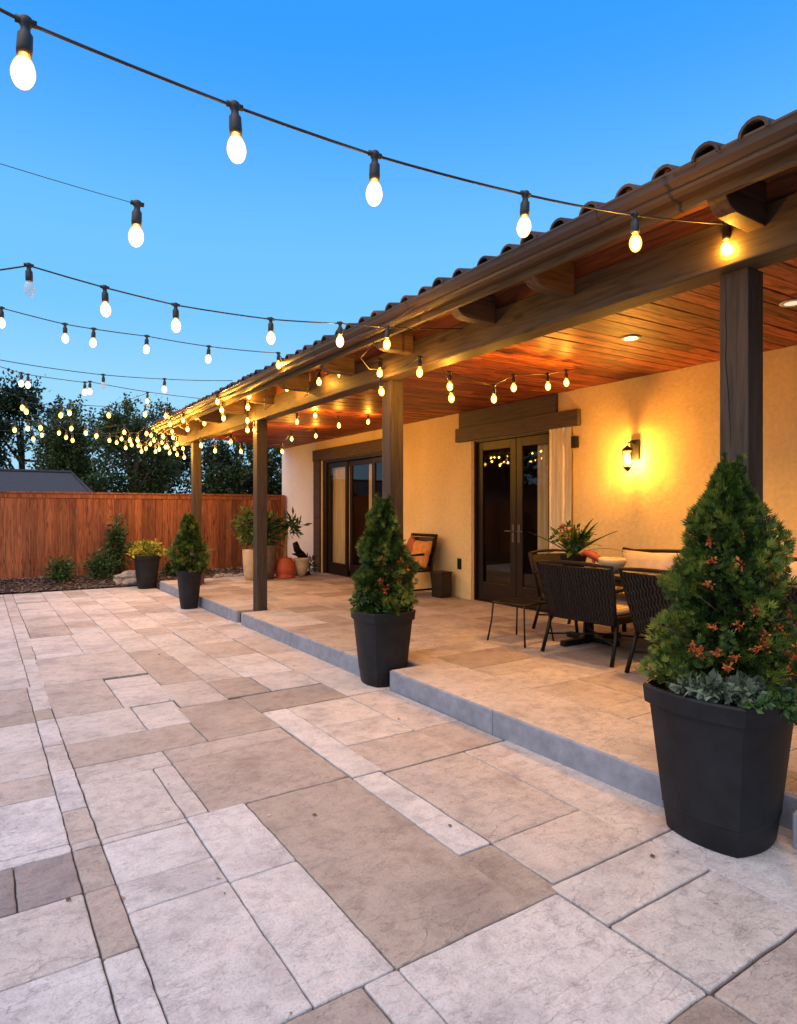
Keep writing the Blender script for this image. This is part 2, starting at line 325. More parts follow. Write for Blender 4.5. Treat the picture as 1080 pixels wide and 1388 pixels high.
def m_bulb(power=22, c0=(1, .74, .42), c1=(1, .64, .22)):
    m, nt, b = mat_base('glowing filament bulb', .1, .5); N = nt.nodes; L = nt.links
    em = N.new('ShaderNodeEmission'); lw = N.new('ShaderNodeLayerWeight'); lw.inputs[0].default_value = .5
    r = rampn(nt, lw.outputs['Facing'], [(0, c0), (.45, c1), (.75, (1, .42, .04)), (1, (1, .24, .01))]); L.new(r.outputs[0], em.inputs[0])
    st = rampn(nt, lw.outputs['Facing'], [(.25, (1, 1, 1)), (.62, (.40, .40, .40)), (.84, (.07,) * 3), (1, (.03,) * 3)])
    mu = N.new('ShaderNodeMath'); mu.operation = 'MULTIPLY'; mu.inputs[1].default_value = power; tcg = N.new('ShaderNodeTexCoord'); sz = N.new('ShaderNodeSeparateXYZ'); L.new(tcg.outputs['Generated'], sz.inputs[0])
    zr = rampn(nt, sz.outputs['Z'], [(.62, (1, 1, 1)), (.80, (.16,) * 3), (.95, (.05,) * 3)])
    m2 = N.new('ShaderNodeMath'); m2.operation = 'MULTIPLY'; L.new(st.outputs[0], m2.inputs[0]); L.new(zr.outputs[0], m2.inputs[1])
    L.new(m2.outputs[0], mu.inputs[0]); L.new(mu.outputs[0], em.inputs[1])
    tr = N.new('ShaderNodeBsdfTransparent'); mx = N.new('ShaderNodeMixShader')
    r2 = rampn(nt, lw.outputs['Facing'], [(.35, (.25,) * 3), (.95, (.8,) * 3)]); L.new(r2.outputs[0], mx.inputs[0]); L.new(em.outputs[0], mx.inputs[1]); L.new(tr.outputs[0], mx.inputs[2])
    L.new(mx.outputs[0], N['Material Output'].inputs[0]); return m
M_bulb = m_bulb(); M_bulb_w = m_bulb(15, (1, .62, .13), (1, .52, .035))
M_lamp = m_emit('glowing lantern bulb', (1, .50, .09), 60)
M_lens = m_emit('lit downlight lens', (1, .62, .22), 14)
M_lens2 = m_emit('faint downlight lens', (1, .85, .6), .9)
def m_clear():
    m, nt, b = mat_base('clear bulb glass', .05, .5)
    N = nt.nodes; tr = N.new('ShaderNodeBsdfTransparent'); mx = N.new('ShaderNodeMixShader'); mx.inputs[0].default_value = .62
    b.inputs['Base Color'].default_value = (.8, .85, .9, 1)
    nt.links.new(b.outputs[0], mx.inputs[1]); nt.links.new(tr.outputs[0], mx.inputs[2]); nt.links.new(mx.outputs[0], N['Material Output'].inputs[0]); return m
M_clear = m_clear()

# ------------------------------------------------------------------ ground and paving
g_ = MB(); g_.box(-150, 160, -60, 250, -.6, -.06); tag(g_.build('ground', M_earth), kind='structure')
jb = MB(); jb.box(-7, 3.3, -4, 12.97, -.055, -.014); tag(jb.build('joint_bed', M_joint), kind='structure')

def slab(mb, x0, x1, y0, y1, tint, z=0.0, gap=.0027, th=.05, jit=.0022, rz=None):
    if x1 - x0 < .03 or y1 - y0 < .03: return
    gx = gap * (.7 + .9 * rnd.random())
    x0 += gx; x1 -= gap; y0 += gap; y1 -= gx
    dz = (rnd.random() - .5) * .003 if rz is None else rz
    pts = []
    def edge(a, b):
        n = max(2, int((Vector(a) - Vector(b)).length / .05))
        for i in range(n):
            t = i / n; p = Vector(a).lerp(Vector(b), t)
            if i: p += Vector((noise.noise(Vector((p.x * 9, p.y * 9, 1.3))), noise.noise(Vector((p.x * 9, p.y * 9, 7.7))))) * jit * 2.0 + Vector((rnd.uniform(-jit, jit), rnd.uniform(-jit, jit))) * .35
            pts.append(p)
    r = .006; q = [(x0 + r, y0), (x1 - r, y0), (x1, y0 + r), (x1, y1 - r), (x1 - r, y1), (x0 + r, y1), (x0, y1 - r), (x0, y0 + r)]
    for i in range(8): edge(q[i], q[(i + 1) % 8]) if i % 2 == 0 else pts.append(Vector(q[i]))
    n = len(pts); cx, cy = (x0 + x1) / 2, (y0 + y1) / 2; vs = []
    for ins, zz in ((0, -th), (0, -.005), (.0022, -.0012), (.006, 0)):
        for p in pts:
            d = Vector((cx, cy)) - p; d = Vector((math.copysign(min(abs(d.x), ins), d.x), math.copysign(min(abs(d.y), ins), d.y)))
            vs.append((p.x + d.x, p.y + d.y, z + dz + zz))
    fs = [(i * n + k, i * n + (k + 1) % n, (i + 1) * n + (k + 1) % n, (i + 1) * n + k) for i in range(3) for k in range(n)]
    fs.append(tuple(3 * n + k for k in range(n)))
    mb.add(vs, fs, min(.995, max(.005, tint + rnd.uniform(-.05, .05))))
D_, T_, G_, M_, L_, W_ = .04, .22, .34, .5, .72, .93
SL = [  # traced joint pattern: x0 x1 y0 y1 tone
(-.45,.335,.9,1.62,W_),(-.45,.335,1.62,2.27,W_),(-.45,.335,2.27,2.68,L_),(-.45,.12,2.68,3.03,D_),(.12,.335,2.68,3.03,D_),(-.45,.335,3.03,3.11,W_),(-.45,.335,3.11,3.68,W_),
(-.45,.335,3.68,4.0,M_),(-.45,.335,4.0,4.475,L_),(-.45,.335,4.475,5.02,L_),(-.45,.335,5.02,5.3,T_),(-.45,.335,5.3,6.04,G_),(-.3,.36,6.04,7.18,L_),(-.3,.36,7.18,7.85,L_),
(.335,.45,.6,1.4,W_),(.335,.45,1.4,2.25,W_),(.335,.45,2.25,2.675,G_),(.335,.45,2.675,3.03,G_),(.335,.45,3.03,3.1,L_),(.335,.45,3.1,3.45,M_),(.335,.45,3.45,4.01,W_),(.335,.45,4.01,4.46,L_),
(.335,.45,4.46,5.045,W_),(.335,.45,5.045,5.3,T_),(.335,.46,5.3,6.04,L_),(.36,.47,6.04,7.18,L_),(.36,.48,7.18,7.85,M_),
(.45,.98,.8,1.69,G_),(.45,.82,1.69,2.45,W_),(.45,.82,2.45,2.66,W_),(.45,.82,2.66,3.02,W_),(.45,.82,3.02,3.07,L_),(.45,.82,3.07,3.752,L_),(.82,.93,3.07,3.752,L_),(.82,1.105,2.44,3.065,W_),(.82,1.105,1.69,2.44,W_),
(.98,1.11,.8,1.69,W_),(1.11,1.835,1.088,1.69,W_),(1.11,1.2,.4,1.088,G_),(1.2,1.835,.4,1.088,T_),(1.105,1.69,1.69,3.05,T_),(1.69,1.87,2.10,3.02,W_),
(.93,1.69,3.055,3.78,G_),(.45,.93,3.752,4.0,L_),(.93,1.69,3.78,4.0,M_),(.45,1.21,4.0,4.43,T_+.06),(1.21,1.70,4.0,4.79,T_+.08),(.45,.94,4.43,5.03,L_),(.94,1.24,4.43,5.0,L_),
(.45,.90,5.03,6.0,G_+.1),(.90,1.27,5.03,5.6,L_),(.90,1.27,5.6,5.93,L_),(.46,1.27,6.0,7.13,L_-.1),(1.25,1.61,4.8,5.5,M_),(1.27,1.61,5.5,6.97,T_+.14),(1.27,1.6,6.97,7.95,L_),
(.48,.9,7.13,7.32,W_),(.48,.9,7.32,8.31,L_),(.9,1.27,7.13,8.31,L_),(1.61,1.97,4.84,5.39,T_),(1.61,1.93,5.39,6.54,M_+.1),(1.6,1.93,6.54,7.78,L_),
(1.70,2.415,4.37,4.82,T_-.06),(1.70,1.895,3.03,4.36,W_),(1.895,2.41,3.84,4.36,L_),(1.895,2.41,3.455,3.84,L_),(1.88,2.43,3.0,3.455,T_+.2),(2.41,2.78,3.0,3.45,G_),(2.41,2.78,3.45,4.37,M_+.1),
(1.875,2.44,2.10,2.99,M_),(1.87,2.46,1.74,2.10,M_+.1),(2.44,3.1,1.74,2.99,L_),(1.84,2.475,1.46,1.735,L_+.1),(1.84,2.475,1.087,1.455,L_+.1),(1.84,2.475,.4,1.08,M_),(2.475,2.86,.9,1.735,W_),(2.86,3.12,1.2,1.735,L_),(2.86,3.12,.9,1.2,L_),(2.475,3.12,.4,.9,L_),
(1.98,2.41,4.84,5.36,L_),(1.93,2.40,5.36,5.77,W_-.1),(1.93,2.40,5.77,6.22,L_),(1.93,2.40,6.22,6.95,T_+.2),(1.94,2.40,6.95,7.8,L_),(2.415,2.78,4.38,5.25,L_),(2.41,3.12,5.25,6.1,L_-.1),(2.41,3.12,6.1,7.08,M_),
]
paving = MB()
for a in SL: slab(paving, *a)
slab(paving, 1.66, 1.87, 1.69, 2.10, T_, gap=.003, rz=-.003)
tones = [L_, L_, L_, L_, M_, M_, W_, G_ + .05, L_, T_ + .18, M_]
def fill(mb, x0, x1, y0, y1, z=0.0, smax=.8, tn=None, **k):
    wx, wy = x1 - x0, y1 - y0
    if wx <= smax and wy <= smax * (.62 if rnd.random() < .5 else 1.0) or (wx < .45 and wy < .5):
        slab(mb, x0, x1, y0, y1, rnd.choice(tn or tones), z, **k); return
    if wx > wy * 1.05 and wx > .5:
        c = x0 + wx * rnd.choice((.36, .5, .6)); fill(mb, x0, c, y0, y1, z, smax, tn, **k); fill(mb, c, x1, y0, y1, z, smax, tn, **k)
    else:
        c = y0 + wy * rnd.choice((.35, .45, .6)); fill(mb, x0, x1, y0, c, z, smax, tn, **k); fill(mb, x0, x1, c, y1, z, smax, tn, **k)
for x0, x1 in ((-.3, .36), (.36, .5)): fill(paving, x0, x1, 7.85, 12.95, smax=1.0)
fill(paving, .5, .93, 8.31, 12.95, smax=.9); fill(paving, .93, 1.27, 8.31, 12.95, smax=.9)
fill(paving, 1.27, 1.58, 7.95, 12.95, smax=.95); fill(paving, 1.58, 1.95, 7.78, 12.95, smax=.95); fill(paving, 1.95, 2.4, 7.8, 12.95, smax=.9)
fill(paving, 2.4, 2.78, 7.08, 12.95, smax=.9); fill(paving, 2.78, 3.12, 7.08, 8.3)
slab(paving, 2.78, 3.2, 4.37, 4.8, L_); slab(paving, 2.78, 3.2, 4.8, 5.25, M_)
fill(paving, -3.6, -.3, 6.04, 12.95, smax=.9); fill(paving, -3.6, -.45, .4, 6.04, smax=.9)
fill(paving, -.45, 2.78, -2.6, .4, smax=.9); fill(paving, -3.6, -.45, -2.6, .4, smax=.9)
slab(paving, -.45, .335, .4, .9, L_); slab(paving, .45, 1.11, .4, .8, L_); slab(paving, .335, .45, .4, .6, L_)
tag(paving.build('paving', M_stone), kind='structure')
# raised patio: kerb riser with notches round the planters and the post
PZ = .155; SX = 2.785; YN = 12.2
SX2 = 2.92
notches = [(1.36, 1.88, 3.08), (4.36, 4.80, 3.09), (7.862, 8.02, 3.15)]
def front(y):
    for a, b, x in notches:
        if a <= y <= b: return x
    return SX2 if y < 1.36 else SX
segs = []; ys = [-2.6]
for a, b, x in notches: ys += [a, b]
ys.append(YN)
kerb = MB(); slabs = MB(); core = MB()
for i in range(len(ys) - 1):
    a, b = ys[i], ys[i + 1]; x = front((a + b) / 2)
    n = max(1, round((b - a) / 1.25))
    for k in range(n):
        ya, yb = a + (b - a) * k / n, a + (b - a) * (k + 1) / n
        kerb.box(x + .002, x + .05, ya + .0015, yb - .0015, -.02, PZ - .003, .3 + .4 * rnd.random())
    core.box(x + .05, 6.3, a, b, -.04, PZ - .03)
tag(kerb.build('kerb', M_kerb, bevel=.009), kind='structure')
tag(core.build('patio_bed', M_joint), kind='structure')
pt = [.3, .45, .6, .75, .5, .15, .85, .55]
PS = [(2.80,3.37,1.88,3.38,.8),(2.80,3.37,3.38,4.36,.75)]
for a in PS: slab(slabs, *a, z=PZ, gap=.0022)
fill(slabs, 3.37, 6.02, -.2, 4.04, PZ, .85, pt, gap=.0022)
fill(slabs, 2.935, 3.37, -2.6, 1.36, PZ, .7, pt, gap=.0022); fill(slabs, 3.37, 6.02, -2.6, -.2, PZ, .85, pt, gap=.0022)
fill(slabs, 3.1, 3.37, 1.36, 1.88, PZ, .7, pt, gap=.0022); fill(slabs, 3.37, 6.02, 4.04, 7.9, PZ, .8, pt, gap=.0022)
fill(slabs, 3.11, 3.37, 4.36, 4.80, PZ, .6, pt, gap=.0022)
fill(slabs, 2.80, 3.37, 4.80, 7.862, PZ, .8, pt, gap=.0022); fill(slabs, 3.17, 3.37, 7.862, 8.02, PZ, .5, pt, gap=.0022)
fill(slabs, 2.80, 3.37, 8.02, YN, PZ, .8, pt, gap=.0022); fill(slabs, 3.37, 6.02, 7.9, YN, PZ, .8, pt, gap=.0022)
tag(slabs.build('raised_patio', M_patio), kind='structure')

lt_ = MB(); Pq, Dq, Sq, Tq = [], [], [], []
for k in range(150):
    x = rnd.uniform(-.6, 2.7); y = 1.0 + 11 * rnd.random() ** 1.5
    Pq.append((x, y, .004)); Dq.append((rnd.gauss(0, 1), rnd.gauss(0, 1), .08)); Sq.append(rnd.choice((.006, .008, .012, .02, .03))); Tq.append(rnd.random())
lt_.inst([(0, 0, 0), (.35, .45, .12), (0, 1, .05), (-.3, .5, .1)], [(0, 1, 2), (0, 2, 3)], Pq, Dq, np.array([rnd.uniform(-.4, .4) for _ in Pq]), Sq, Tq)
tag(lt_.build('leaf_litter', m_tinted('dry leaf bits', [(0, (.07, .04, .025)), (.7, (.20, .12, .06)), (1, (.6, .55, .48))], .8, 30)), 'tiny dry leaf bits scattered on the paving', 'leaf litter', kind='stuff')

# ------------------------------------------------------------------ house
HO = (6.0, 5.8, 0.0)
house = thing('house', HO, 'cream stucco house with clay tile roof and timber porch posts', 'house')
def hp(mb, name, mat, parent=None, **k):
    return mb.build(name, mat, parent or house, HO, **k)
WX, WT = 6.0, .22; CZ = 2.90
wall = MB()
FR = (5.28, 7.13, 2.46); SLD = (9.30, 12.0, 2.49)
def wbox(y0, y1, z0, z1): wall.box(WX, WX + WT, y0, y1, z0, z1)
wbox(-3, FR[0], 0, 3.1); wbox(FR[0], FR[1], FR[2], 3.1); wbox(FR[1], SLD[0], 0, 3.1); wbox(SLD[0], SLD[1], SLD[2], 3.1); wbox(SLD[1], 12.32, 0, 3.1)
wbox(FR[0], FR[1], 0, PZ - .002); wbox(SLD[0], SLD[1], 0, PZ - .002)
wall.box(WX + WT, 12, -3, -2.78, 0, 3.1)
wall.box(WX - .03, WX - .001, 7.14, 7.40, PZ - .01, 2.455)
hp(wall, 'wall', M_stucco, bevel=.006)
ww = MB(); ww.box(WX - .002, WX + WT, 12.322, 14.1, 0, 3.1); ww.box(WX + WT, 12, 13.88, 14.1, 0, 3.1); hp(ww, 'wall', M_stucco_skylit, bevel=.006)['label'] = 'skylit stucco end of the wall, sky light in its colour'
room = MB()
room.box(9.2, 9.25, 4, 13, 0, 2.9); room.box(6.23, 9.2, 3.9, 4.0, 0, 2.9); room.box(6.23, 9.2, 8.1, 8.2, 0, 2.9); room.box(6.23, 9.2, 13, 13.1, 0, 2.9)
room.box(6.23, 9.2, 4, 13, 2.85, 2.9); room.box(6.23, 9.2, 4, 13, .05, .13)
hp(room, 'interior', M_room)
furn = MB()
furn.box(6.9, 7.5, 5.7, 6.9, .5, .56); furn.box(6.95, 7.05, 5.75, 6.85, .13, .501); furn.box(7.35, 7.45, 5.75, 6.85, .13, .501)
hp(furn, 'indoor_table', M_darkwood)
furn = MB(); furn.box(7.3, 7.5, 9.4, 10.4, .13, 1.2); hp(furn, 'indoor_cabinet', M_darkwood)
def curtain(y0, y1, z0, z1, x=6.30, amp=.018, wl=.09):
    mb = MB(); n = int((y1 - y0) / .012); vs = []; ph = rnd.random() * 6
    for i in range(n + 1):
        y = y0 + (y1 - y0) * i / n; dx = amp * math.sin(2 * math.pi * y / wl + ph) + amp * .5 * math.sin(2 * math.pi * y / (wl * 2.7) + 1)
        vs += [(x + dx, y, z0), (x + dx * .6, y, z1), (x + dx + .004, y, z0), (x + dx * .6 + .004, y, z1)]
    fs = [(4 * i, 4 * i + 4, 4 * i + 5, 4 * i + 1) for i in range(n)] + [(4 * i + 2, 4 * i + 3, 4 * i + 7, 4 * i + 6) for i in range(n)]
    mb.add(vs, fs); hp(mb, 'curtain', M_curtain, smooth=True)
curtain(5.31, 5.60, .2, 2.4, x=6.14); curtain(5.24, 5.60, PZ + .02, 2.46, x=5.955, amp=.014, wl=.07); curtain(5.72, 6.02, .2, 2.38, x=6.17); curtain(11.1, 11.85, .25, 2.42, x=6.17); curtain(10.15, 10.4, .25, 2.42, x=6.2)
def door(name, y0, y1, z1, x=WX + .06, fw=.11, bot=.26, label=None, rail=None, handle_y=None):
    f = MB(); z0 = PZ + .012; t = .045
    f.box(x, x + t, y0, y0 + fw, z0, z1); f.box(x, x + t, y1 - fw, y1, z0, z1)
    f.box(x + .001, x + t - .001, y0 + fw, y1 - fw, z0, z0 + bot); f.box(x + .001, x + t - .001, y0 + fw, y1 - fw, z1 - fw * 1.1, z1)
    o = hp(f, name, M_frame, bevel=.004)
    if label: o['label'] = label
    g = MB(); g.box(x + .018, x + .024, y0 + fw, y1 - fw, z0 + bot, z1 - fw * 1.1); g.build('pane', M_glass, o)
    o.children[0].parent = o
    for v in o.children[0].data.vertices: v.co -= Vector(HO)
    if handle_y is not None:
        h = MB(); hy = handle_y; h.box(x - .008, x, hy - .02, hy + .02, 1.02, 1.26)
        h.tube([(x - .005, hy, 1.17), (x - .05, hy, 1.17), (x - .052, hy + .11 * (1 if y0 > 6 else -1), 1.17)], .009, 8)
        hh = h.build('handle', M_greypot, o, HO)
    return o
door('door', 6.31, 7.10, 2.43, handle_y=6.36, label='left leaf of the glazed double doors')
door('door', 5.62, 6.30, 2.43, handle_y=6.25, label='right leaf of the glazed double doors')
# side pane beside the doors
sp = MB(); x = WX + .05
sp.box(x, x + .04, 5.285, 5.30, PZ, 2.455); sp.box(x, x + .04, 5.59, 5.615, PZ, 2.455); sp.box(x, x + .04, 5.30, 5.59, PZ, PZ + .3); sp.box(x, x + .04, 5.30, 5.59, 2.42, 2.455)
side = hp(sp, 'window', M_frame); gp = MB(); gp.box(x + .015, x + .02, 5.30, 5.59, PZ + .3, 2.42); gp.build('pane', M_glass, side, HO)
jm = MB(); jm.box(WX + .02, WX + .14, 7.102, 7.13, PZ, 2.46); jm.box(WX + .02, WX + .14, 5.62, 7.10, 2.433, 2.459); jm.box(WX + .02, WX + .16, 5.3, 7.13, PZ - .002, PZ + .01)
hp(jm, 'door_frame', M_frame)
for a, b in ((11.02, 11.84), (10.08, 11.0), (9.32, 10.06)):
    door('sliding_door', a, b, 2.42, x=WX + .06 + (.0 if a > 11 else .05 if a > 10.05 else .001), fw=.085, bot=.22)
jm = MB(); jm.box(WX + .02, WX + .17, 11.85, 12.0, PZ, 2.49); jm.box(WX + .02, WX + .17, 9.3, 11.85, 2.43, 2.489); jm.box(WX + .01, WX + .2, 9.3, 12.0, PZ - .002, PZ + .012)
hp(jm, 'door_frame', M_frame, bevel=.004)
ln = MB(); ln.box(WX - .07, WX - .002, 5.14, 7.46, 2.462, 2.66); hp(ln, 'lintel', M_trim, bevel=.005)
ln = MB(); ln.box(WX - .05, WX - .003, 5.50, 7.40, 2.662, 2.895); hp(ln, 'lintel', M_trim, bevel=.004)
ln = MB(); ln.box(WX - .06, WX - .002, 9.1, 12.33, 2.492, 2.72); hp(ln, 'lintel', M_trim, bevel=.005)
ln = MB(); ln.box(WX - .05, WX - .002, 12.03, 12.31, PZ, 2.491); hp(ln, 'door_casing', M_trim, bevel=.005)
ob = MB(); ob.box(WX - .055, WX - .031, 7.36, 7.43, .58, .74); hp(ob, 'outlet_cover', M_iron, bevel=.004)
# posts and beam
PX_ = 3.08; BZ0, BZ1 = 2.62, 2.85
for y, x in ((1.627, PX_), (4.80, PX_), (7.87, 3.005), (11.05, PX_)):
    pm = MB(); n = 14
    pm.box(x, x + .142, y, y + .142, -.03 if y < 8 else -.03, BZ0 + .002)
    po = hp(pm, 'post', M_post, bevel=.006)
    if y < 2:
        ck = MB(); zz = 1.75; yy = y + .085; pts = []
        while zz < 2.6: pts.append((x - .0006, yy, zz)); zz += .05; yy += rnd.uniform(-.004, .005)
        ck.tube(pts, [.0006 + .0022 * math.sin(math.pi * i / (len(pts) - 1)) for i in range(len(pts))], 4); ck.build('drying_crack', M_iron, po, HO)
bm_ = MB(); bm_.box(3.0, 3.17, -3, 7.9, BZ0, BZ1, .5); bm_.box(3.0005, 3.1695, 7.903, 11.75, BZ0 + .001, BZ1 - .001, .3)
hp(bm_, 'beam', M_beam, bevel=.008)
# ceiling boards
def yend(x): return 11.6 + (x - 2.6) * (14.05 - 11.6) / 3.4
cb = MB(); y = -3.0
while y < 14.0:
    wdt = .138; xs = 3.06 if y < 11.7 else 2.6 + (y - 11.6) * 3.4 / 2.45 + .15
    tn = rnd.random(); dz = rnd.uniform(-.003, .003)
    brk = [xs] + ([rnd.uniform(3.8, 5.4)] if xs < 3.8 else []) + [6.0]
    for q in range(len(brk) - 1):
        if brk[q + 1] - brk[q] < .05: continue
        tn = rnd.random(); dz = rnd.uniform(-.003, .003)
        za, zb = 2.853 + (brk[q] - 3) * .0157 + dz, 2.853 + (brk[q + 1] - 3) * .0157 + dz
        a, b = brk[q] + .001, brk[q + 1] - .001
        g1 = .003 + .004 * rnd.random()
        cb.hexa([(a, y + g1, za), (b, y + g1, zb), (b, y + wdt, zb), (a, y + wdt, za), (a, y + g1, za + .02), (b, y + g1, zb + .02), (b, y + wdt, zb + .02), (a, y + wdt, za + .02)], tn)
    y += .142
hp(cb, 'ceiling', M_ceil, bevel=.003)
# eave: sheathing, rafter tails, fascia, gutter
GX = 2.60
sh = MB()
x = 2.66
while x < 3.02:
    z = 2.893 + (x - 2.6) * .14
    sh.hexa([(x, -3, z), (x + .112, -3, z + .016), (x + .112, yend(x) - .1, z + .016), (x, yend(x) - .1, z), (x, -3, z + .02), (x + .112, -3, z + .036), (x + .112, yend(x) - .1, z + .036), (x, yend(x) - .1, z + .02)], rnd.random()); x += .118
# dark layer closing the roof over the boards
sh.hexa([(2.66, -3, 2.925), (6.2, -3, 3.42), (6.2, 14.0, 3.42), (2.66, 11.5, 2.925), (2.66, -3, 2.94), (6.2, -3, 3.44), (6.2, 14.0, 3.44), (2.66, 11.5, 2.94)], .2)
sh.hexa([(3.03, -3, 2.848), (3.06, -3, 2.848), (3.06, 11.7, 2.848), (3.03, 11.7, 2.848), (3.03, -3, 2.975), (3.06, -3, 2.975), (3.06, 11.7, 2.975), (3.03, 11.7, 2.975)], .6)
hp(sh, 'soffit', M_soffit)
for y in (-.6, .35, 1.50, 2.62, 3.32, 4.32, 5.3, 6.3, 7.3, 8.3, 9.3, 10.3, 11.2):
    r_ = MB(); pr = [(2.645, 2.892), (2.645, 2.85), (2.652, 2.815), (2.672, 2.782), (2.705, 2.757), (2.745, 2.747), (2.80, 2.745), (2.998, 2.745), (2.998, 2.945)]
    vs = [(a, y, b) for a, b in pr] + [(a, y + .085, b) for a, b in pr]; n = len(pr)
    r_.add(vs, [tuple(range(n)), tuple(range(2 * n - 1, n - 1, -1))] + [(k, k + n, (k + 1) % n + n, (k + 1) % n) for k in range(n)], rnd.random())
    hp(r_, 'rafter_tail', M_rafter, bevel=.004)
fa = MB(); fa.box(2.612, 2.642, -3, 11.6, 2.785, 2.90, .5); fa.box(2.60, 6.2, 11.61, 11.64, 2.90, 2.93, .5)
o = hp(fa, 'fascia', M_beam)
gu = MB(); pr = [(2.609, 2.83), (2.56, 2.83), (2.535, 2.845), (2.53, 2.865), (2.536, 2.885), (2.522, 2.90), (2.505, 2.915), (2.50, 2.955), (2.492, 2.962), (2.492, 2.976), (2.506, 2.976), (2.512, 2.93), (2.60, 2.93), (2.609, 2.976)]; pr = [(a, 2.82 + (b - 2.83) * .637) for a, b in pr]
vs = [(a, -3, b) for a, b in pr] + [(a, 11.58, b) for a, b in pr]; n = len(pr)
gu.add(vs, [tuple(range(n))[::-1], tuple(range(n, 2 * n))] + [(k, (k + 1) % n, (k + 1) % n + n, k + n) for k in range(n)])
gob = hp(gu, 'gutter', M_gutter)
for ys_ in (2.05, 5.2, 8.4):
    gs = MB(); gs.add([(a - (.003 if a < 2.6 else 0), ys_, b - .002) for a, b in pr] + [(a - (.003 if a < 2.6 else 0), ys_ + .05, b - .002) for a, b in pr], [(k, (k + 1) % n, (k + 1) % n + n, k + n) for k in range(n)]); gs.build('seam', M_gutter, gob, HO)
# cables clipped along the gutter
roof = MB(); roof.hexa([(2.62, -3, 2.945), (9, -3, 4.495), (9, 14.3, 4.495), (2.62, 11.6, 2.945), (2.62, -3, 2.955), (9, -3, 4.505), (9, 14.3, 4.505), (2.62, 11.6, 2.955)])
slope = .243
for k in range(int((11.5 + 3) / .202)):
    y = -2.95 + .202 * k + rnd.uniform(-.008, .008); L0 = .42
    for q in range(5):
        x0 = 2.50 + q * (L0 - .06) + rnd.uniform(-.02, .02); x1 = x0 + L0; tn = rnd.random()
        z0 = 2.888 + (x0 - 2.5) * slope + .012 * (1) + rnd.uniform(0, .006); z1 = 2.888 + (x1 - 2.5) * slope - .004
        r0, r1 = .060, .050; vs = []; m = 9
        for (xx, zz, rr) in ((x0, z0, r0), (x1, z1, r1)):
            for dr in (0, -.013):
                for i in range(m):
                    th = math.pi * i / (m - 1); vs.append((xx, y + (rr + dr) * math.cos(th), zz + (rr + dr) * math.sin(th)))
        fs = []
        for i in range(m - 1):
            fs += [(i, i + 1, 2 * m + i + 1, 2 * m + i), (m + i, 3 * m + i, 3 * m + i + 1, m + i + 1), (i, m + i, m + i + 1, i + 1), (2 * m + i, 2 * m + i + 1, 3 * m + i + 1, 3 * m + i)]
        roof.add(vs, fs, tn)
        # pan between barrels
        if q < 3:
            yy = y + .101; roof.hexa([(x0 + .02, yy - .05, z0 - .012), (x1, yy - .05, z1 - .012), (x1, yy + .05, z1 - .012), (x0 + .02, yy + .05, z0 - .012)] + [(x0 + .02, yy - .05, z0), (x1, yy - .05, z1), (x1, yy + .05, z1), (x0 + .02, yy + .05, z0)], tn * .6)
hp(roof, 'roof', M_tile)

# ------------------------------------------------------------------ lamps on the house
lb = (WX - .005, 4.385, 2.02)
lt = thing('wall_lantern', lb, 'lit black iron lantern glowing on the stucco wall above the dining set', 'wall lamp')
m = MB(); m.box(-.025, 0.0, -.055, .055, -.02, .20); m.tube([(-.02, 0, .14), (-.07, 0, .17), (-.13, 0, .165), (-.14, 0, .12)], .009, 8)
m.build('backplate', M_iron, lt, bevel=.004)
m = MB(); m.lathe([(.012, .135), (.02, .12), (.05, .10), (.066, .08), (.066, .072)], -.14, 0, 0, 6); m.build('lantern_cap', M_iron, lt); m = MB(); m.lathe([(.008, -.15), (.03, -.13), (.052, -.105), (.05, -.098)], -.14, 0, 0, 6); m.build('lantern_base', M_iron, lt)
m = MB()
for k in range(6):
    a = 2 * math.pi * (k + .5) / 6; m.tube([(-.14 + .048 * math.cos(a), .048 * math.sin(a), -.10), (-.14 + .060 * math.cos(a), .060 * math.sin(a), .075)], .0035, 5)
m.build('cage', M_iron, lt)
m = MB(); m.lathe([(.008, -.07), (.022, -.045), (.028, -.01), (.022, .025), (.010, .05)], -.14, 0, 0, 12); m.build('bulb', M_lamp, lt, smooth=True)
pl = bpy.data.lights.new('lantern_light', 'POINT'); pl.energy = 160; pl.color = (1, .43, .05); pl.shadow_soft_size = .045
po = bpy.data.objects.new('lantern_light', pl); C.objects.link(po); po.parent = lt; po.location = (-.14, 0, -.03)
pl.use_shadow = True
for (x, y, on, lab) in ((4.49, 3.33, 1, 'lit round downlight set in the cedar ceiling left of the near post'), (4.66, 2.16, 0, 'faint round downlight in the cedar ceiling right of the near post')):
    z = 2.853 + (x - 3) * .0157 - .004
    d = thing('recessed_light', (x, y, z), lab, 'ceiling light', 'downlights in the porch ceiling')
    m = MB(); m.lathe([(.052, .003), (.078, .002), (.082, -.004), (.074, -.009), (.055, -.006)], n=28); m.build('trim_ring', M_white, d, smooth=True)
    m = MB(); m.lathe([(.001, -.007), (.03, -.009), (.053, -.006), (.053, .002)], n=24); m.build('lens', M_lens if on else M_lens2, d)
    sl = bpy.data.lights.new('downlight', 'SPOT'); sl.energy = 230 if on else 110; sl.spot_size = R(125); sl.spot_blend = 1; sl.color = (1, .44, .07); sl.shadow_soft_size = .05
    so = bpy.data.objects.new('downlight', sl); C.objects.link(so); so.parent = d; so.location = (0, 0, -.03)
sk = thing('wall_speaker', (WX - .002, 5.20, 2.27), 'small black box on the wall right of the double doors', 'speaker')
m = MB(); m.box(-.07, -.015, -.04, .04, -.07, .07); m.build('speaker_case', M_iron, sk, bevel=.008)
m = MB(); m.box(-.015, 0, -.012, .012, -.02, .02); m.build('bracket', M_iron, sk)

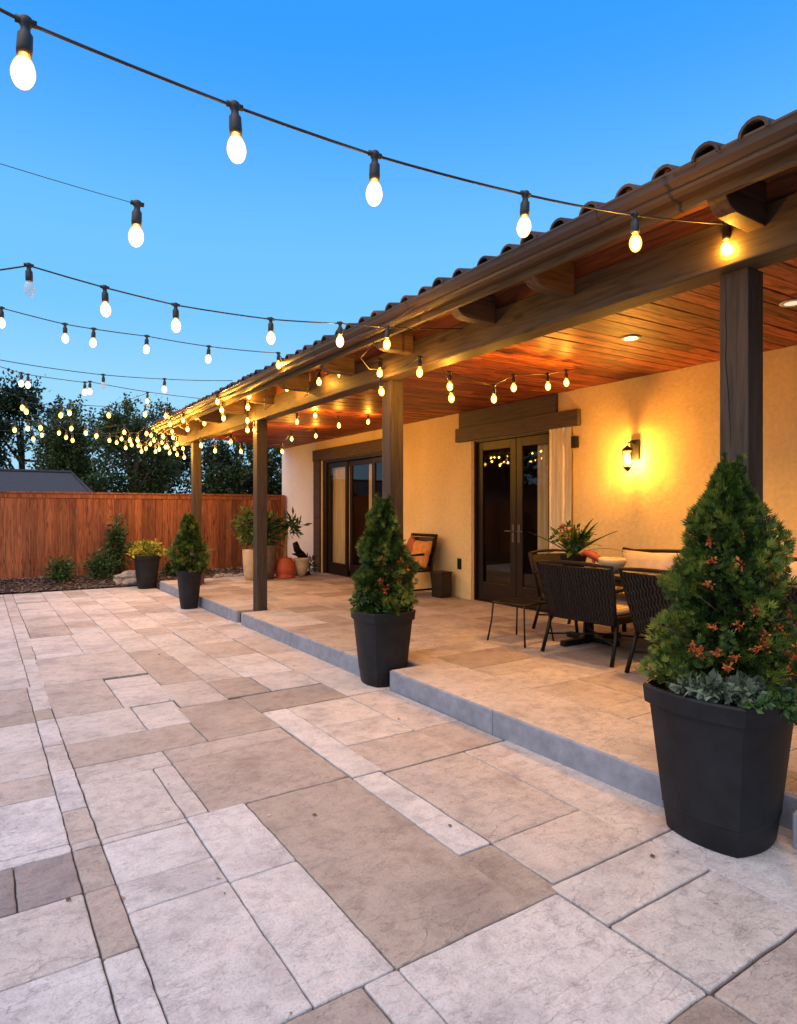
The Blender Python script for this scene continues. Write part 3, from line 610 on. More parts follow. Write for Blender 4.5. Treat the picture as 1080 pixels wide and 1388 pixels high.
# ------------------------------------------------------------------ string lights
def string(label, bulbs, left=None, right=None, unlit=(), sag=.0, r=.0042, watts=30.0):
    """bulbs: world centres of the glowing bulbs in order along the cable; left/right: further cable points"""
    HB = .118
    at_ = [b + Vector((0, 0, HB)) for b in bulbs]
    base = at_[0] if left is None else Vector(left[0])
    t = thing('string_light', tuple(base), label, 'string light', 'strings of bulbs over the terrace')
    B = tuple(base)
    pts = ([Vector(q) for q in left] if left else []) + at_ + ([Vector(q) for q in right] if right else [])
    path = []
    for i in range(len(pts) - 1):
        a, b = pts[i], pts[i + 1]; L = (b - a).length; n = max(2, int(L / .12))
        for k in range(n):
            u = k / n; q = a.lerp(b, u); q.z -= (.03 * L * L + sag) * 4 * u * (1 - u) * .35; path.append(q)
    path.append(pts[-1])
    cb = MB(); cb.tube(path, r, 6); cb.build('cable', M_rubber, t, B, smooth=True)
    for i, b in enumerate(bulbs):
        a = at_[i]; tilt = Vector((rnd.uniform(-.05, .05), rnd.uniform(-.05, .05), 0))
        so = MB(); so.lathe([(.010, .012), (.014, .008), (.014, -.006), (.010, -.012), (.011, -.022), (.0165, -.030), (.0175, -.062), (.0165, -.075), (.012, -.077)][::-1], 0, 0, 0, 12)
        so.tube([(-.022, 0, .002), (.022, 0, .002)], .0085, 8)
        bu = MB(); bu.lathe([(.003, -.155), (.013, -.151), (.021, -.141), (.0258, -.128), (.0265, -.116), (.0235, -.101), (.018, -.088), (.013, -.077), (.012, -.072)], 0, 0, 0, 14)
        lit = i not in unlit
        for mb in (so, bu): mb.v = [(a.x + v[0] - tilt.x * v[2], a.y + v[1] - tilt.y * v[2], a.z + v[2]) for v in mb.v]
        s_o = so.build('socket', M_rubber, t, B, smooth=True)
        b_o = bu.build('bulb', (M_bulb_w if a.x > 2.0 or a.y > 9 else M_bulb) if lit else M_clear, s_o, B, smooth=True)
        if lit:      # the filament's own light
            fl = bpy.data.lights.new('filament', 'POINT'); fl.energy = watts if a.x > 1.9 else watts * .11; fl.color = (1, .43, .045); fl.shadow_soft_size = .008
            fo = bpy.data.objects.new('filament', fl); C.objects.link(fo); fo.parent = s_o; fo.location = (a.x - B[0], a.y - B[1], a.z - B[2] - .12)
        if not lit: b_o['label'] = 'unlit clear glass bulb'
    return t
def P(lst, Y): return [at_y(a, b, Y) for a, b in lst]
def E(px, py, Y): return at_y(px, py, Y)
string('nearest cable with six bulbs running from the top left corner to the beam',
       [at_y(35, 100, 1.70), at_y(318, 203, 1.70), at_y(508, 262, 1.70), at_y(712, 308, 1.68), at_y(860, 330, 1.68), at_y(984, 337, 1.68)],
       left=[E(-120, -52, 1.7), E(-20, 3, 1.70)], right=[(3.0, 1.70, 2.83)])
string('hair thin wire high on the left carrying a single bulb',
       [at_y(186, 322, 2.4)], left=[E(-150, 175, 2.4), E(0, 222, 2.4)], r=.0012)
b3 = P([(39, 392), (142, 420), (238, 442), (367, 459), (461, 463), (525, 467), (633, 467)], 3.69)
string('second cable up, its leftmost bulb unlit and clear, ending at the beam', b3,
       left=[E(-150, 338, 3.69), E(0, 366, 3.69)], right=[(3.0, 3.69, 2.72)], unlit=(0,))
b4 = P([(2, 438), (88, 459), (127, 465), (199, 474), (283, 487), (377, 495)], 5.9)
string('cable with six bulbs at mid height meeting the gutter below the second one', b4,
       left=[E(-150, 402, 5.9)], right=[(2.52, 5.92, 2.96), at_t(381, 505, 6.5), at_t(389, 513, 6.9)])
b4b = [at_t(381, 512, 6.9), at_t(389, 526, 7.05), at_t(432, 518, 6.5), at_t(461, 508, 6.35), at_t(469, 509, 6.35), at_t(515, 506, 5.5), at_t(516, 531, 5.5), at_t(569, 505, 5.0)]
string('cable of bulbs strung under the eave in front of the beam', b4b)
b5 = P([(140, 523), (223, 528)], 7.5)
string('high cable over the left trees with one lit and one clear bulb', b5, left=[E(-120, 468, 7.5), E(0, 488, 7.5)], right=[E(315, 516, 7.5)], unlit=(0,))
b5b = [at_t(294, 545, 7.9), at_t(300, 556, 8.0), at_t(303, 567, 8.1), at_t(335, 570, 8.3), at_t(335, 583, 8.35), at_t(345, 583, 8.3)]
string('short drooping run of bulbs left of the third post top', b5b, left=[E(315, 518, 7.5)])
b5c = [at_t(337, 523, 7.4), at_t(337, 537, 7.5), at_t(336, 552, 7.6)]
string('steep little run of three bulbs hanging at the eave above the third post', b5c, left=[at_t(330, 512, 7.3)], right=[at_t(338, 556, 7.9)])
b6 = P([(29, 520), (38, 522), (115, 532), (122, 531)], 8.3)
string('cable with two pairs of bulbs crossing the sky above the left tree', b6, left=[E(-120, 482, 8.3), E(0, 497, 8.3)], right=[E(280, 541, 8.3)])
b7 = P([(30, 553), (35, 558), (83, 563), (94, 560), (147, 563), (200, 544), (197, 562)], 9.4)
string('cable with bulbs in front of the upper crowns of the trees', b7, left=[E(-120, 508, 9.4), E(0, 528, 9.4)], right=[E(260, 556, 9.4)])
b7b = P([(225, 564), (230, 575), (248, 570), (254, 582), (266, 566), (277, 574), (280, 562)], 9.5)
string('cluster of bulbs bunched where cables meet the far gutter', b7b, right=[E(292, 562, 9.5)])
b8 = P([(20, 583), (38, 581), (55, 580), (97, 581), (116, 587), (131, 591), (168, 586), (176, 597), (186, 597), (199, 588), (221, 592), (233, 585), (234, 593), (240, 602)], 10.6)
string('long low cable of bulbs in front of the dark tree crowns', b8, left=[E(-100, 555, 10.6)])
b9 = P([(45, 595), (57, 590), (80, 587), (90, 593), (98, 597), (148, 597), (165, 595), (178, 603), (198, 608), (208, 597), (216, 609), (224, 606), (230, 614), (240, 616), (250, 620)], 11.8)
string('lowest and farthest cable of bulbs ending beside the far post', b9, left=[E(-100, 575, 11.8)], right=[E(262, 604, 11.8)])
b13 = P([(158, 600), (170, 607), (188, 604), (192, 612), (204, 602), (205, 590), (213, 584), (211, 612), (219, 600), (223, 580), (227, 606), (236, 608), (240, 588), (243, 597), (246, 592), (248, 608), (253, 600)], 12.3)
string('densest golden tangle of bulbs just left of the far post', b13, left=[E(130, 590, 12.3)])
b10 = P([(611, 540), (609, 524), (669, 541), (696, 526), (742, 524), (767, 519)], 4.2)
string('cable of bulbs under the porch ceiling above the double doors', b10, left=[(3.17, 4.2, 2.66)], right=[E(790, 500, 4.2)])
b11 = P([(403, 572), (427, 563), (459, 577), (499, 572), (497, 541), (553, 540)], 8.2)
string('cable of bulbs under the porch ceiling above the sliding doors', b11, left=[(3.17, 8.2, 2.83)])
b12 = P([(272, 604), (292, 611), (313, 599), (326, 612), (382, 612), (395, 595), (428, 591)], 9.9)
string('far cable of bulbs under the porch ceiling beside the skylit wall end', b12)
# loose cables looping along the eave
lc = thing('eave_cable', (2.5, 6.0, 2.8), 'brown cables looping along the gutter and beam near the second post', 'cable')
m = MB()
def loop(pts, r=.004): m.tube(pts, r, 6)
loop([(2.50, 3.6 + k * .25, 2.84 - .03 * abs(math.sin(k * .9))) for k in range(22)])
loop([(2.66, 5.3, 2.80), (2.64, 5.5, 2.66), (2.7, 5.75, 2.60), (2.8, 6.0, 2.62), (2.96, 6.25, 2.70)])
loop([(2.66, 6.6, 2.80), (2.68, 6.8, 2.68), (2.8, 7.1, 2.63), (2.98, 7.3, 2.74)])
loop([(2.62, 4.3, 2.79), (2.66, 4.6, 2.72), (2.80, 4.7, 2.66), (2.99, 4.75, 2.70)])
m.build('cable', M_gutter, lc, (2.5, 6.0, 2.8), smooth=True)

# ------------------------------------------------------------------ foliage tools
def fan(k=7, spread=48, w=.062, cup=.10):      # flat conifer spray
    v = []; f = []
    for i in range(k):
        a = R(-spread + 2 * spread * i / (k - 1)); L = 1 - .3 * abs(i - (k - 1) / 2) / ((k - 1) / 2)
        d = (math.sin(a), math.cos(a)); n = (d[1], -d[0]); b = len(v)
        z = cup * (1 if i % 2 else -1)
        v += [(0, 0, 0), (d[0] * L * .55 + n[0] * w, d[1] * L * .55 + n[1] * w, z * .6), (d[0] * L, d[1] * L, z), (d[0] * L * .55 - n[0] * w, d[1] * L * .55 - n[1] * w, z * .2)]
        f.append((b, b + 1, b + 2, b + 3))
    return v, f
def leafq(w=.3, fold=.12):
    return [(0, 0, 0), (w, .45, fold), (0, 1, 0), (-w, .45, fold)], [(0, 1, 2), (0, 2, 3)]
FAN = fan(); LEAF = leafq()
nr = np.random.RandomState(5)
def n3(x, y, z): return noise.noise(Vector((x, y, z)))
def cone_foliage(mb, c, prof, z0, z1, n, size, seed, tpl=FAN, lump=.22, up=.7, squash=1.0):
    """prof: list of (fraction of the height, radius)"""
    P_, D_, T_, S_ = [], [], [], []
    while len(P_) < n:
        h = nr.rand() ** 1.15; th = nr.rand() * 2 * math.pi
        for (a, ra), (b, rb) in zip(prof, prof[1:]):
            if a <= h <= b: Rr = ra + (rb - ra) * (h - a) / (b - a)
        q = n3(math.cos(th) * 1.6 + seed, math.sin(th) * 1.6, h * 5.0)
        q2 = n3(math.cos(th) * 4.5 + seed, math.sin(th) * 4.5 + 9, h * 11.0)
        Rr *= 1 + lump * 1.6 * q + lump * 1.0 * q2
        rr = Rr * (1 - .55 * nr.rand() ** 1.7)
        x, y = math.cos(th) * rr, math.sin(th) * rr; z = z0 + (z1 - z0) * h
        if q2 < -.22 and rr > Rr * .72: continue
        P_.append((c[0] + x, c[1] + y, z)); o = nr.randn(3) * .38
        D_.append((math.cos(th) + o[0], math.sin(th) + o[1], up + .9 * h + o[2]))
        S_.append(size * (.6 + .8 * nr.rand())); T_.append(min(1, max(0, .42 + .8 * q2 + .4 * q + .22 * nr.randn())))
    mb.inst(tpl[0], tpl[1], P_, D_, nr.rand(n) * 6.28, S_, T_)
def blob_foliage(mb, c, r, n, size, seed, tpl=LEAF, lump=.3, flat=1.0, hollow=.5, tb=.45, thr=-9):
    P_, D_, T_, S_ = [], [], [], []
    while len(P_) < n:
        d = nr.randn(3); d /= np.linalg.norm(d)
        q = n3(d[0] * 1.8 + seed, d[1] * 1.8, d[2] * 1.8); q2 = n3(d[0] * 4.5 + seed, d[1] * 4.5, d[2] * 4.5 + 3)
        rr = (1 - hollow * nr.rand()) * (1 + lump * 1.7 * q + lump * q2)
        p = d * rr * np.array(r) + np.array(c)
        if n3(p[0] * 1.7 + seed * 3, p[1] * 1.7, p[2] * 1.7) < thr: continue
        P_.append(p); D_.append(d + nr.randn(3) * .6 + np.array([0, 0, .2])); S_.append(size * (.6 + .8 * nr.rand()))
        T_.append(min(1, max(0, tb + .6 * q2 + .4 * q + .18 * nr.randn())))
    mb.inst(tpl[0], tpl[1], P_, D_, nr.rand(n) * 6.28, S_, T_)

def planter(c, hr, hb, H, label, group='square charcoal planters along the terrace', z=0.0):
    """squarish tapered resin planter: hr/hb half widths at the rim and base"""
    t = thing('potted_plant', (c[0], c[1], z), label, 'potted plant', group)
    m = MB(); k = lambda f: hb + (hr - hb) * f
    pr = [(hb * .97, .0), (hb, .012), (k(.18) , .18 * H), (k(.185) + .004, .19 * H), (k(.20) + .002, .20 * H), (k(.84), .86 * H), (k(.85), .87 * H), (hr * 1.03, .875 * H), (hr * 1.055, .985 * H), (hr * 1.04, H), (hr * .985, H), (hr * .97, .93 * H), (hr * .94, .90 * H)]
    m.lathe(pr, n=64, sq='bulge'); po = m.build('pot', M_pot, t, smooth=True)
    md = po.modifiers.new('edge', 'EDGE_SPLIT'); md.split_angle = R(24)
    s = MB(); s.lathe([(hr * .93, .90 * H), (hr * .6, .925 * H), (.01, .93 * H)], n=40, sq='bulge'); s.build('soil', M_soil, t, smooth=True)
    return t
def loc(mb, c, z=0): mb.v = [(v[0] - c[0], v[1] - c[1], v[2] - z) for v in mb.v]; return mb

# big planter at the right
c4 = (2.80, 1.60)
t = planter(c4, .258, .188, .655, 'largest charcoal planter at the right with a conifer dotted with orange dry leaves')
m = MB(); cc = (c4[0] + .02, c4[1] - .02)
cone_foliage(m, cc, [(0, .18), (.08, .21), (.2, .225), (.38, .20), (.6, .155), (.8, .115), (.93, .07), (1, .012)], .62, 1.64, 14500, .034, 3.1, lump=.55)
for k in range(26):   # leaders sticking out
    h = rnd.random(); th = rnd.random() * 6.28; r0 = .27 * (1 - h) + .02; z = .7 + h * .88
    cone_foliage(m, (cc[0] + math.cos(th) * r0, cc[1] + math.sin(th) * r0), [(0, .028), (.5, .026), (1, .004)], z, z + rnd.uniform(.08, .15), 55, .026, k * 1.7, up=1.4)
for dx in (-.01, .035): cone_foliage(m, (cc[0] + dx, cc[1] - dx), [(0, .03), (.5, .02), (1, .003)], 1.55, 1.70, 60, .026, dx * 50, up=2)
loc(m, c4).build('conifer_foliage', M_leaf, t)
m = MB(); m.tube([(cc[0], cc[1], .5), (cc[0] + .01, cc[1], 1.1), (cc[0], cc[1], 1.6)], [.022, .015, .005], 7)
for k in range(60):
    h = rnd.random(); th = rnd.random() * 6.28; z = .68 + h * .9; r0 = (.30 * (1 - h) + .03)
    m.tube([(cc[0], cc[1], z), (cc[0] + math.cos(th) * r0 * .6, cc[1] + math.sin(th) * r0 * .6, z + .05), (cc[0] + math.cos(th) * r0 * 1.02, cc[1] + math.sin(th) * r0 * 1.02, z + .1)], [.005, .003, .0012], 4)
loc(m, c4).build('stem', M_bark, t, smooth=True)
m = MB()
for k in range(46):
    h = abs(rnd.gauss(0, .36)); th = rnd.uniform(-3.3, -.2) + .1; h = min(h, .75); r0 = .31 - .22 * h
    blob_foliage(m, (cc[0] + math.cos(th) * r0, cc[1] + math.sin(th) * r0, .78 + h * .75), (.017, .017, .02), 20, .018, k * 2.3, tb=.5, hollow=1)
loc(m, c4).build('dry_leaves', M_dead, t)
m = MB()
for k in range(15):
    th = rnd.uniform(-3.4, -.3); r0 = rnd.uniform(.19, .225)
    blob_foliage(m, (c4[0] + math.cos(th) * r0, c4[1] + math.sin(th) * r0, .675 + rnd.uniform(0, .03)), (.045, .045, .035), 60, .045, k * 1.3, tb=.55, hollow=.9)
loc(m, c4).build('sage_plant', M_sage, t)
m = MB(); vp = []
for k in range(10):
    x0 = c4[0] - .20 + .03 * k; a = Vector((x0 + .02, c4[1] - .235 - .004 * k, .66))
    blob_foliage(m, tuple(a + Vector((0, -.01, rnd.uniform(-.03, .01)))), (.03, .02, .02), 12, .035, k, tb=.7)
for k in range(5): blob_foliage(m, (c4[0] - .03 + .03 * k, c4[1] - .275, .645 - .018 * k), (.022, .012, .022), 16, .036, k + 40, tb=.8)
for k in range(10):
    th = rnd.uniform(-3.6, -.2); blob_foliage(m, (c4[0] + math.cos(th) * .2, c4[1] + math.sin(th) * .2, .70), (.04, .04, .035), 26, .034, k + 11, tb=.6)
m.tube([(c4[0] - .2, c4[1] - .215, .655), (c4[0], c4[1] - .245, .655), (c4[0] + .1, c4[1] - .272, .59)], .003, 4); m.tube([(c4[0] + .01, c4[1] - .05, .65), (c4[0] - .03, c4[1] - .275, .645), (c4[0] + .09, c4[1] - .275, .57)], .003, 4)
loc(m, c4).build('trailing_plant', M_leaf2, t)
# middle planter
c2 = (2.86, 4.58)
t = planter(c2, .218, .156, .615, 'charcoal planter with a leafy conifer in the middle at the second post')
m = MB(); cone_foliage(m, c2, [(0, .17), (.12, .215), (.3, .205), (.5, .185), (.66, .14), (.85, .10), (1, .02)], .60, 1.52, 7500, .041, 8.4, lump=.5)
for dx, zz in ((-.035, 1.575), (.045, 1.56), (0, 1.5)): cone_foliage(m, (c2[0] + dx, c2[1] - dx), [(0, .04), (.5, .035), (1, .005)], zz - .22, zz, 120, .035, dx * 90, up=1.8)
loc(m, c2).build('conifer_foliage', M_leaf, t)
m = MB(); m.tube([(c2[0], c2[1], .5), (c2[0], c2[1], 1.4)], [.02, .006], 7); loc(m, c2).build('stem', M_bark, t)
m = MB(); 
for k in range(26):
    th = rnd.random() * 6.28; r0 = rnd.uniform(.13, .235); blob_foliage(m, (c2[0] + math.cos(th) * r0, c2[1] + math.sin(th) * r0, rnd.uniform(.62, .74)), (.05, .05, .045), 34, .036, k * 1.9, tb=.55)
loc(m, c2).build('small_leaf_plant', M_leaf2, t)
m = MB()
for k in range(7): blob_foliage(m, (c2[0] + rnd.uniform(-.14, .1), c2[1] - .2 + rnd.uniform(-.02, .05), rnd.uniform(.78, 1.1)), (.02, .02, .025), 10, .03, k, tb=.3)
loc(m, c2).build('dry_leaves', M_dead, t)
# far planters
c1 = (2.62, 9.62)
t = planter(c1, .165, .112, .57, 'tapered charcoal planter with small conifer in front of the farthest post')
m = MB(); cone_foliage(m, c1, [(0, .20), (.2, .24), (.4, .20), (.6, .13), (.8, .09), (1, .03)], .55, 1.36, 2000, .07, 5.5, lump=.4); loc(m, c1).build('conifer_foliage', M_leaf, t)
m = MB(); m.tube([(c1[0], c1[1], .5), (c1[0], c1[1], 1.25)], [.02, .006], 6); loc(m, c1).build('stem', M_bark, t)
c0 = (2.64, 12.55)
t = planter(c0, .22, .15, .62, 'charcoal planter of yellow green leaves by the end of the kerb')
m = MB(); blob_foliage(m, (c0[0], c0[1], .72), (.27, .27, .17), 750, .06, 2.2, tb=.55); loc(m, c0).build('foliage', M_yellow, t)
# pots by the skylit wall end
def roundpot(name, c, z, prof, mat, label, cat='potted plant', sq=None):
    t = thing(name, (c[0], c[1], z), label, cat); m = MB(); m.lathe(prof, n=32, sq=sq); m.build('pot', mat, t, smooth=True); return t
cA = (4.55, 11.5); t = roundpot('potted_plant', cA, PZ, [(.17, 0), (.2, .3), (.23, .62), (.235, .64), (.2, .64), (.19, .6)], M_greypot, 'tall dark round pot with broad green leaves near the skylit wall end')
m = MB(); blob_foliage(m, (0, 0, .92), (.32, .3, .36), 520, .13, 4.1, tpl=leafq(.22, .05), tb=.35, hollow=.8); m.build('foliage', M_leaf2, t)
cB = (4.22, 11.40); t = roundpot('potted_plant', cB, PZ, [(.08, 0), (.11, .1), (.13, .3), (.14, .56), (.13, .58), (.11, .56)], M_cream, 'pale pot with upright leaves half hidden behind the third post')
m = MB(); blob_foliage(m, (-.05, 0, 1.0), (.24, .2, .42), 420, .11, 7.1, tpl=leafq(.2, .05), tb=.75, hollow=.8); m.build('foliage', M_leaf2, t)
cC = (4.96, 11.5); t = roundpot('potted_plant', cC, PZ, [(.20, 0), (.205, .03), (.17, .04), (.19, .09), (.205, .18), (.18, .28), (.13, .36), (.135, .38), (.115, .38), (.1, .35)], M_terra, 'red terracotta pot on saucer with a bare stemmed plant')
m = MB(); m.tube([(0, 0, .3), (.01, .0, .6), (.04, 0, .95)], [.05, .035, .02], 8); m.tube([(-.03, 0, .3), (-.05, -.03, .1)], [.012, .008], 5)
m.build('stem', m_simple('pale stem', (.34, .24, .15), .9, .3, 14, .4), t, smooth=True)
m = MB(); blob_foliage(m, (.12, 0, 1.0), (.22, .16, .2), 130, .16, 1.1, tpl=leafq(.16, .05), tb=.5, hollow=.9); m.build('foliage', M_leaf2, t)
cD = (5.28, 11.45); t = roundpot('garden_urn', cD, PZ, [(.03, 0), (.09, .06), (.14, .2), (.15, .32), (.17, .345), (.17, .36), (.13, .36), (.12, .33)], M_cream, 'cream tapered urn beside the red pot at the wall', 'urn')
cE = (5.42, 11.75); t = thing('garden_ornament', (cE[0], cE[1], PZ), 'black metal bird shaped ornament behind the cream urn', 'ornament')
m = MB(); m.tube([(-.25, -.1, .44), (-.12, -.05, .42), (0, 0, .40), (.1, .02, .32)], [.008, .035, .09, .05], 10); m.tube([(.0, 0, .40), (-.10, .0, .52), (-.13, 0, .64), (-.09, 0, .67)], [.07, .07, .06, .02], 10)
m.tube([(0, 0, .4), (0, 0, .01)], [.03, .05], 8); m.lathe([(.16, 0), (.15, .03), (.03, .05)], n=16)
m.build('body', M_iron, t, smooth=True)
m = MB(); blob_foliage(m, (.12, -.06, .18), (.12, .12, .2), 120, .12, 6.1, tpl=leafq(.14, .05), tb=.1); m.build('dark_leaves', M_leaf2, t)
cF = (3.25, 11.4); t = thing('square_pot', (cF[0], cF[1], PZ), 'brown square pot with a dry curled leaf behind the farthest post', 'potted plant')
m = MB(); m.lathe([(.13, 0), (.165, .50), (.175, .50), (.175, .54), (.15, .54), (.14, .5)], n=4); m.build('pot', M_greypot, t)
m = MB(); m.inst(*leafq(.16, .1), [(0, 0, .52), (.02, 0, .52), (-.02, .02, .52)], [(.5, -.2, .5), (.9, 0, .25), (-.4, .1, .8)], np.array([0., 1, 2]), [.30, .32, .18], [.5, .7, .4]); m.build('dry_leaf', M_sage, t)

# ------------------------------------------------------------------ mulch bed, rocks, shrubs, fence
FY = 13.85
def bedz(x, y):
    q = min(1, max(0, (y - 12.97) / .7)); return .02 + .15 * q * q * (3 - 2 * q) + .03 * n3(x * 2.2, y * 2.2, .5)
bd = MB(); nx, ny = 90, 12; x0, x1 = -5.0, 7.2; vs = []
for j in range(ny + 1):
    for i in range(nx + 1):
        x = x0 + (x1 - x0) * i / nx; y = 12.97 + (16.0 - 12.97) * (j / ny) ** 1.3
        vs.append((x, y, bedz(x, y)))
bd.add(vs, [(j * (nx + 1) + i, j * (nx + 1) + i + 1, (j + 1) * (nx + 1) + i + 1, (j + 1) * (nx + 1) + i) for j in range(ny) for i in range(nx)], .15)
bd.box(SX, 6, YN, 12.97, -.05, .10, .15)
npch = 5200; Pm, Dm, Sm, Tm = [], [], [], []
for k in range(npch):
    x = rnd.uniform(-1.2, 6.0); y = rnd.uniform(12.92, 13.84)
    if x > 2.9 and rnd.random() < .5: y = rnd.uniform(YN + .02, 13); z = .105 + rnd.random() * .02
    else: z = bedz(x, y) + rnd.random() * .02
    Pm.append((x, y, z)); Dm.append((rnd.gauss(0, 1), rnd.gauss(0, 1), rnd.gauss(0, .25))); Sm.append(rnd.uniform(.025, .075)); Tm.append(rnd.random())
bd.inst([(-.2, -.5, 0), (.2, -.5, 0), (.25, .5, .06), (-.2, .5, .0), (-.2, -.5, .14), (.2, -.5, .14), (.2, .5, .2), (-.2, .5, .14)], [(4, 5, 6, 7), (0, 1, 5, 4), (1, 2, 6, 5), (2, 3, 7, 6), (3, 0, 4, 7)], Pm, Dm, nr.rand(npch) * .8 - .4, Sm, Tm)
tag(bd.build('mulch_bed', M_mulch), 'dark bark mulch bed along the fence', 'mulch', kind='stuff')
def rock(px, Y, sx, sy, sz, label, seed):
    p = at_y(px, 780, Y); p.z = bedz(p.x, Y) - .02 if Y > 12.97 else .09; o = thing('rock', (p.x, p.y, p.z), label, 'rock', 'rocks in the mulch bed')
    bm = __import__('bmesh').new(); __import__('bmesh').ops.create_icosphere(bm, subdivisions=4, radius=1)
    m = MB(); vs = []
    for v in bm.verts:
        d = v.co.copy(); q = 1 + .28 * noise.noise(d * 1.3 + Vector((seed, 0, 0))) + .12 * noise.noise(d * 3.4 + Vector((seed, 5, 0)))
        cl = noise.cell(d * 1.7 + Vector((seed, 1, 2))) * .10; q += cl
        vs.append((d.x * sx * q, d.y * sy * q, max(-.05, d.z * sz * q)))
    m.add(vs, [[x.index for x in f.verts] for f in bm.faces]); bm.free()
    m.build('stone', M_rock, o)
    o.children[0].name = 'stone'
rock(176, 13.25, .36, .22, .20, 'biggest rock sitting left of the yellow leaved planter', 1.0)
rock(314, 12.42, .22, .16, .11, 'flat rock at the patio edge left of the third post', 2.0)
rock(340, 12.5, .26, .18, .15, 'rough rock half hidden behind the third post', 3.3)
rock(298, 12.6, .14, .12, .10, 'small rock beside the brown square pot', 4.7)
def bush(px, Y, r, n, size, label, mat, tpl=LEAF, tb=.45):
    p = at_y(px, 780, Y); p.z = bedz(p.x, Y) - .03; o = thing('shrub', (p.x, p.y, p.z), label, 'shrub', 'shrubs along the fence')
    m = MB(); blob_foliage(m, (0, 0, r[2] * .95), r, n, size, px * .1, tpl=tpl, tb=tb, hollow=.75); m.build('foliage', mat, o)
    m = MB()
    for k in range(6): a = rnd.random() * 6.28; m.tube([(0, 0, -.03), (math.cos(a) * r[0] * .6, math.sin(a) * r[1] * .6, r[2] * 1.1)], [.012, .004], 5)
    m.build('stem', M_bark, o)
bush(83, 13.42, (.26, .22, .25), 900, .055, 'round low shrub leftmost against the fence', M_leaf2, tb=.4)
bush(137, 13.45, (.30, .24, .27), 1000, .055, 'low shrub left of the big rock by the fence', M_leaf2, tb=.25)
bush(158, 13.6, (.24, .16, .66), 900, .07, 'tall thin dark shrub climbing the fence behind the rock', M_leaf2, tb=.25)
bush(232, 13.4, (.16, .14, .16), 300, .06, 'small dark shrub between the two far planters', M_leaf2, tb=.1)
bush(266, 13.5, (.2, .14, .2), 300, .06, 'little shrub low behind the farthest planter', M_leaf2, tb=.1)
fe = thing('wooden_fence', (0, FY, 0), 'reddish cedar board fence across the back of the yard', 'fence')
m = MB(); x = -7.0
while x < 5.92:
    wdt = rnd.uniform(.125, .145); dz = rnd.uniform(-.006, .006); dy = rnd.uniform(0, .006)
    m.box(x, min(5.93, x + wdt - .004), dy, dy + .018, .02, 1.755 + dz * .3, rnd.random()); x += wdt
m.build('fence_boards', M_fence, fe)
m = MB(); m.box(-7, 5.94, -.035, .07, 1.775, 1.81, .4); m.box(-7, 5.94, -.014, -.001, 1.69, 1.772, .6); m.build('cap_rail', M_fence, fe, bevel=.004)
m = MB()
for z in (.45, 1.5): m.box(-7, 5.94, .03, .07, z, z + .09, .3)
m.build('back_rail', M_fence, fe)
m = MB(); m.box(5.86, 5.96, -.075, -.036, .0, 1.80, .7); m.build('post', M_fence, fe)

# ------------------------------------------------------------------ beyond the fence
def tree(px, t, zc, r, n, size, label, name='broadleaf_tree', tb=.4, seed=1.0, thr=-.28, lobes=7, lean=0):
    dx, dy = ray(px); bx, by = dx * t, dy * t
    o = thing(name, (bx, by, -.06), label, 'tree', 'trees beyond the fence'); rr = random.Random(seed)
    m = MB(); tr = MB(); top = zc + r[2] * .5
    low = [(q * r[0] * .8, rr.uniform(-.3, .3), 2.0 + rr.uniform(-.3, .3)) for q in (-.8, -.3, .25, .8)]
    for q in low: blob_foliage(m, q, (r[0] * .5, r[1] * .5, .75), n // 8, size, seed + q[0], tb=tb - .05, hollow=.85, lump=.45, thr=thr)
    tp = [(0, 0, 0), (lean * .3, .1, zc * .45), (lean, 0, zc)]
    tr.tube(tp + [(lean * 1.2, 0, top)], [.16, .12, .07, .02], 8)
    for k in range(lobes):
        a = rr.random() * 6.28; e = rr.uniform(-.6, .9); q = rr.uniform(.45, .8)
        c = (lean + math.cos(a) * r[0] * q, math.sin(a) * r[1] * q * .8, zc + e * r[2] * .8)
        sc = rr.uniform(.38, .62)
        blob_foliage(m, c, (r[0] * sc, r[1] * sc, r[2] * sc * .9), n // lobes, size, seed + k * 3.7, tb=tb + rr.uniform(-.12, .12), hollow=.85, lump=.45, thr=thr)
        s0 = Vector((lean * .6, 0, zc * rr.uniform(.5, .9))); tr.tube([s0, s0.lerp(Vector(c), .5) + Vector((0, 0, .1)), c], [.05, .03, .012], 5)
    for k in range(lobes * 6):   # twigs that carry leaves past the edge
        a = rr.random() * 6.28; e = rr.uniform(-.4, 1.0); ce = math.sqrt(max(.05, 1 - e * e))
        p0 = Vector((lean + math.cos(a) * r[0] * .6 * ce, math.sin(a) * r[1] * .6 * ce, zc + e * r[2] * .75)); d = Vector((math.cos(a) * ce * .7, math.sin(a) * ce * .5, e + .5)).normalized() * rr.uniform(.35, .8)
        tr.tube([p0, p0 + d], [.012, .004], 3)
        for q in range(3): blob_foliage(m, tuple(p0 + d * (.5 + .25 * q)), (.13, .13, .16), 16, size, k + q, tb=tb, hollow=1)
    m.build('crown', M_treeleaf, o); tr.build('trunk', M_bark, o, smooth=True)
tree(30, 21, 3.7, (2.1, 1.6, 1.75), 9000, .12, 'dark tall tree at the far left behind the grey roof', seed=2, tb=.25, thr=-.22)
tree(-60, 23, 3.3, (1.8, 1.6, 1.6), 3500, .13, 'tree cut by the left edge of the photograph', seed=4, tb=.25)
tree(112, 20, 3.1, (1.35, 1.3, 1.55), 9500, .10, 'tree in lamplit olive green right of the grey roof above the fence', seed=9, tb=.8, thr=-.4)  # lighter leaf tint stands in for string light glow on the crown
tree(172, 18.5, 3.1, (1.15, 1.1, 1.45), 7000, .095, 'feathery tree in the middle with a leaning pale branch', seed=14, tb=.72, thr=-.32, lean=.3)  # leaf tint raised here too, as if lit by the bulbs
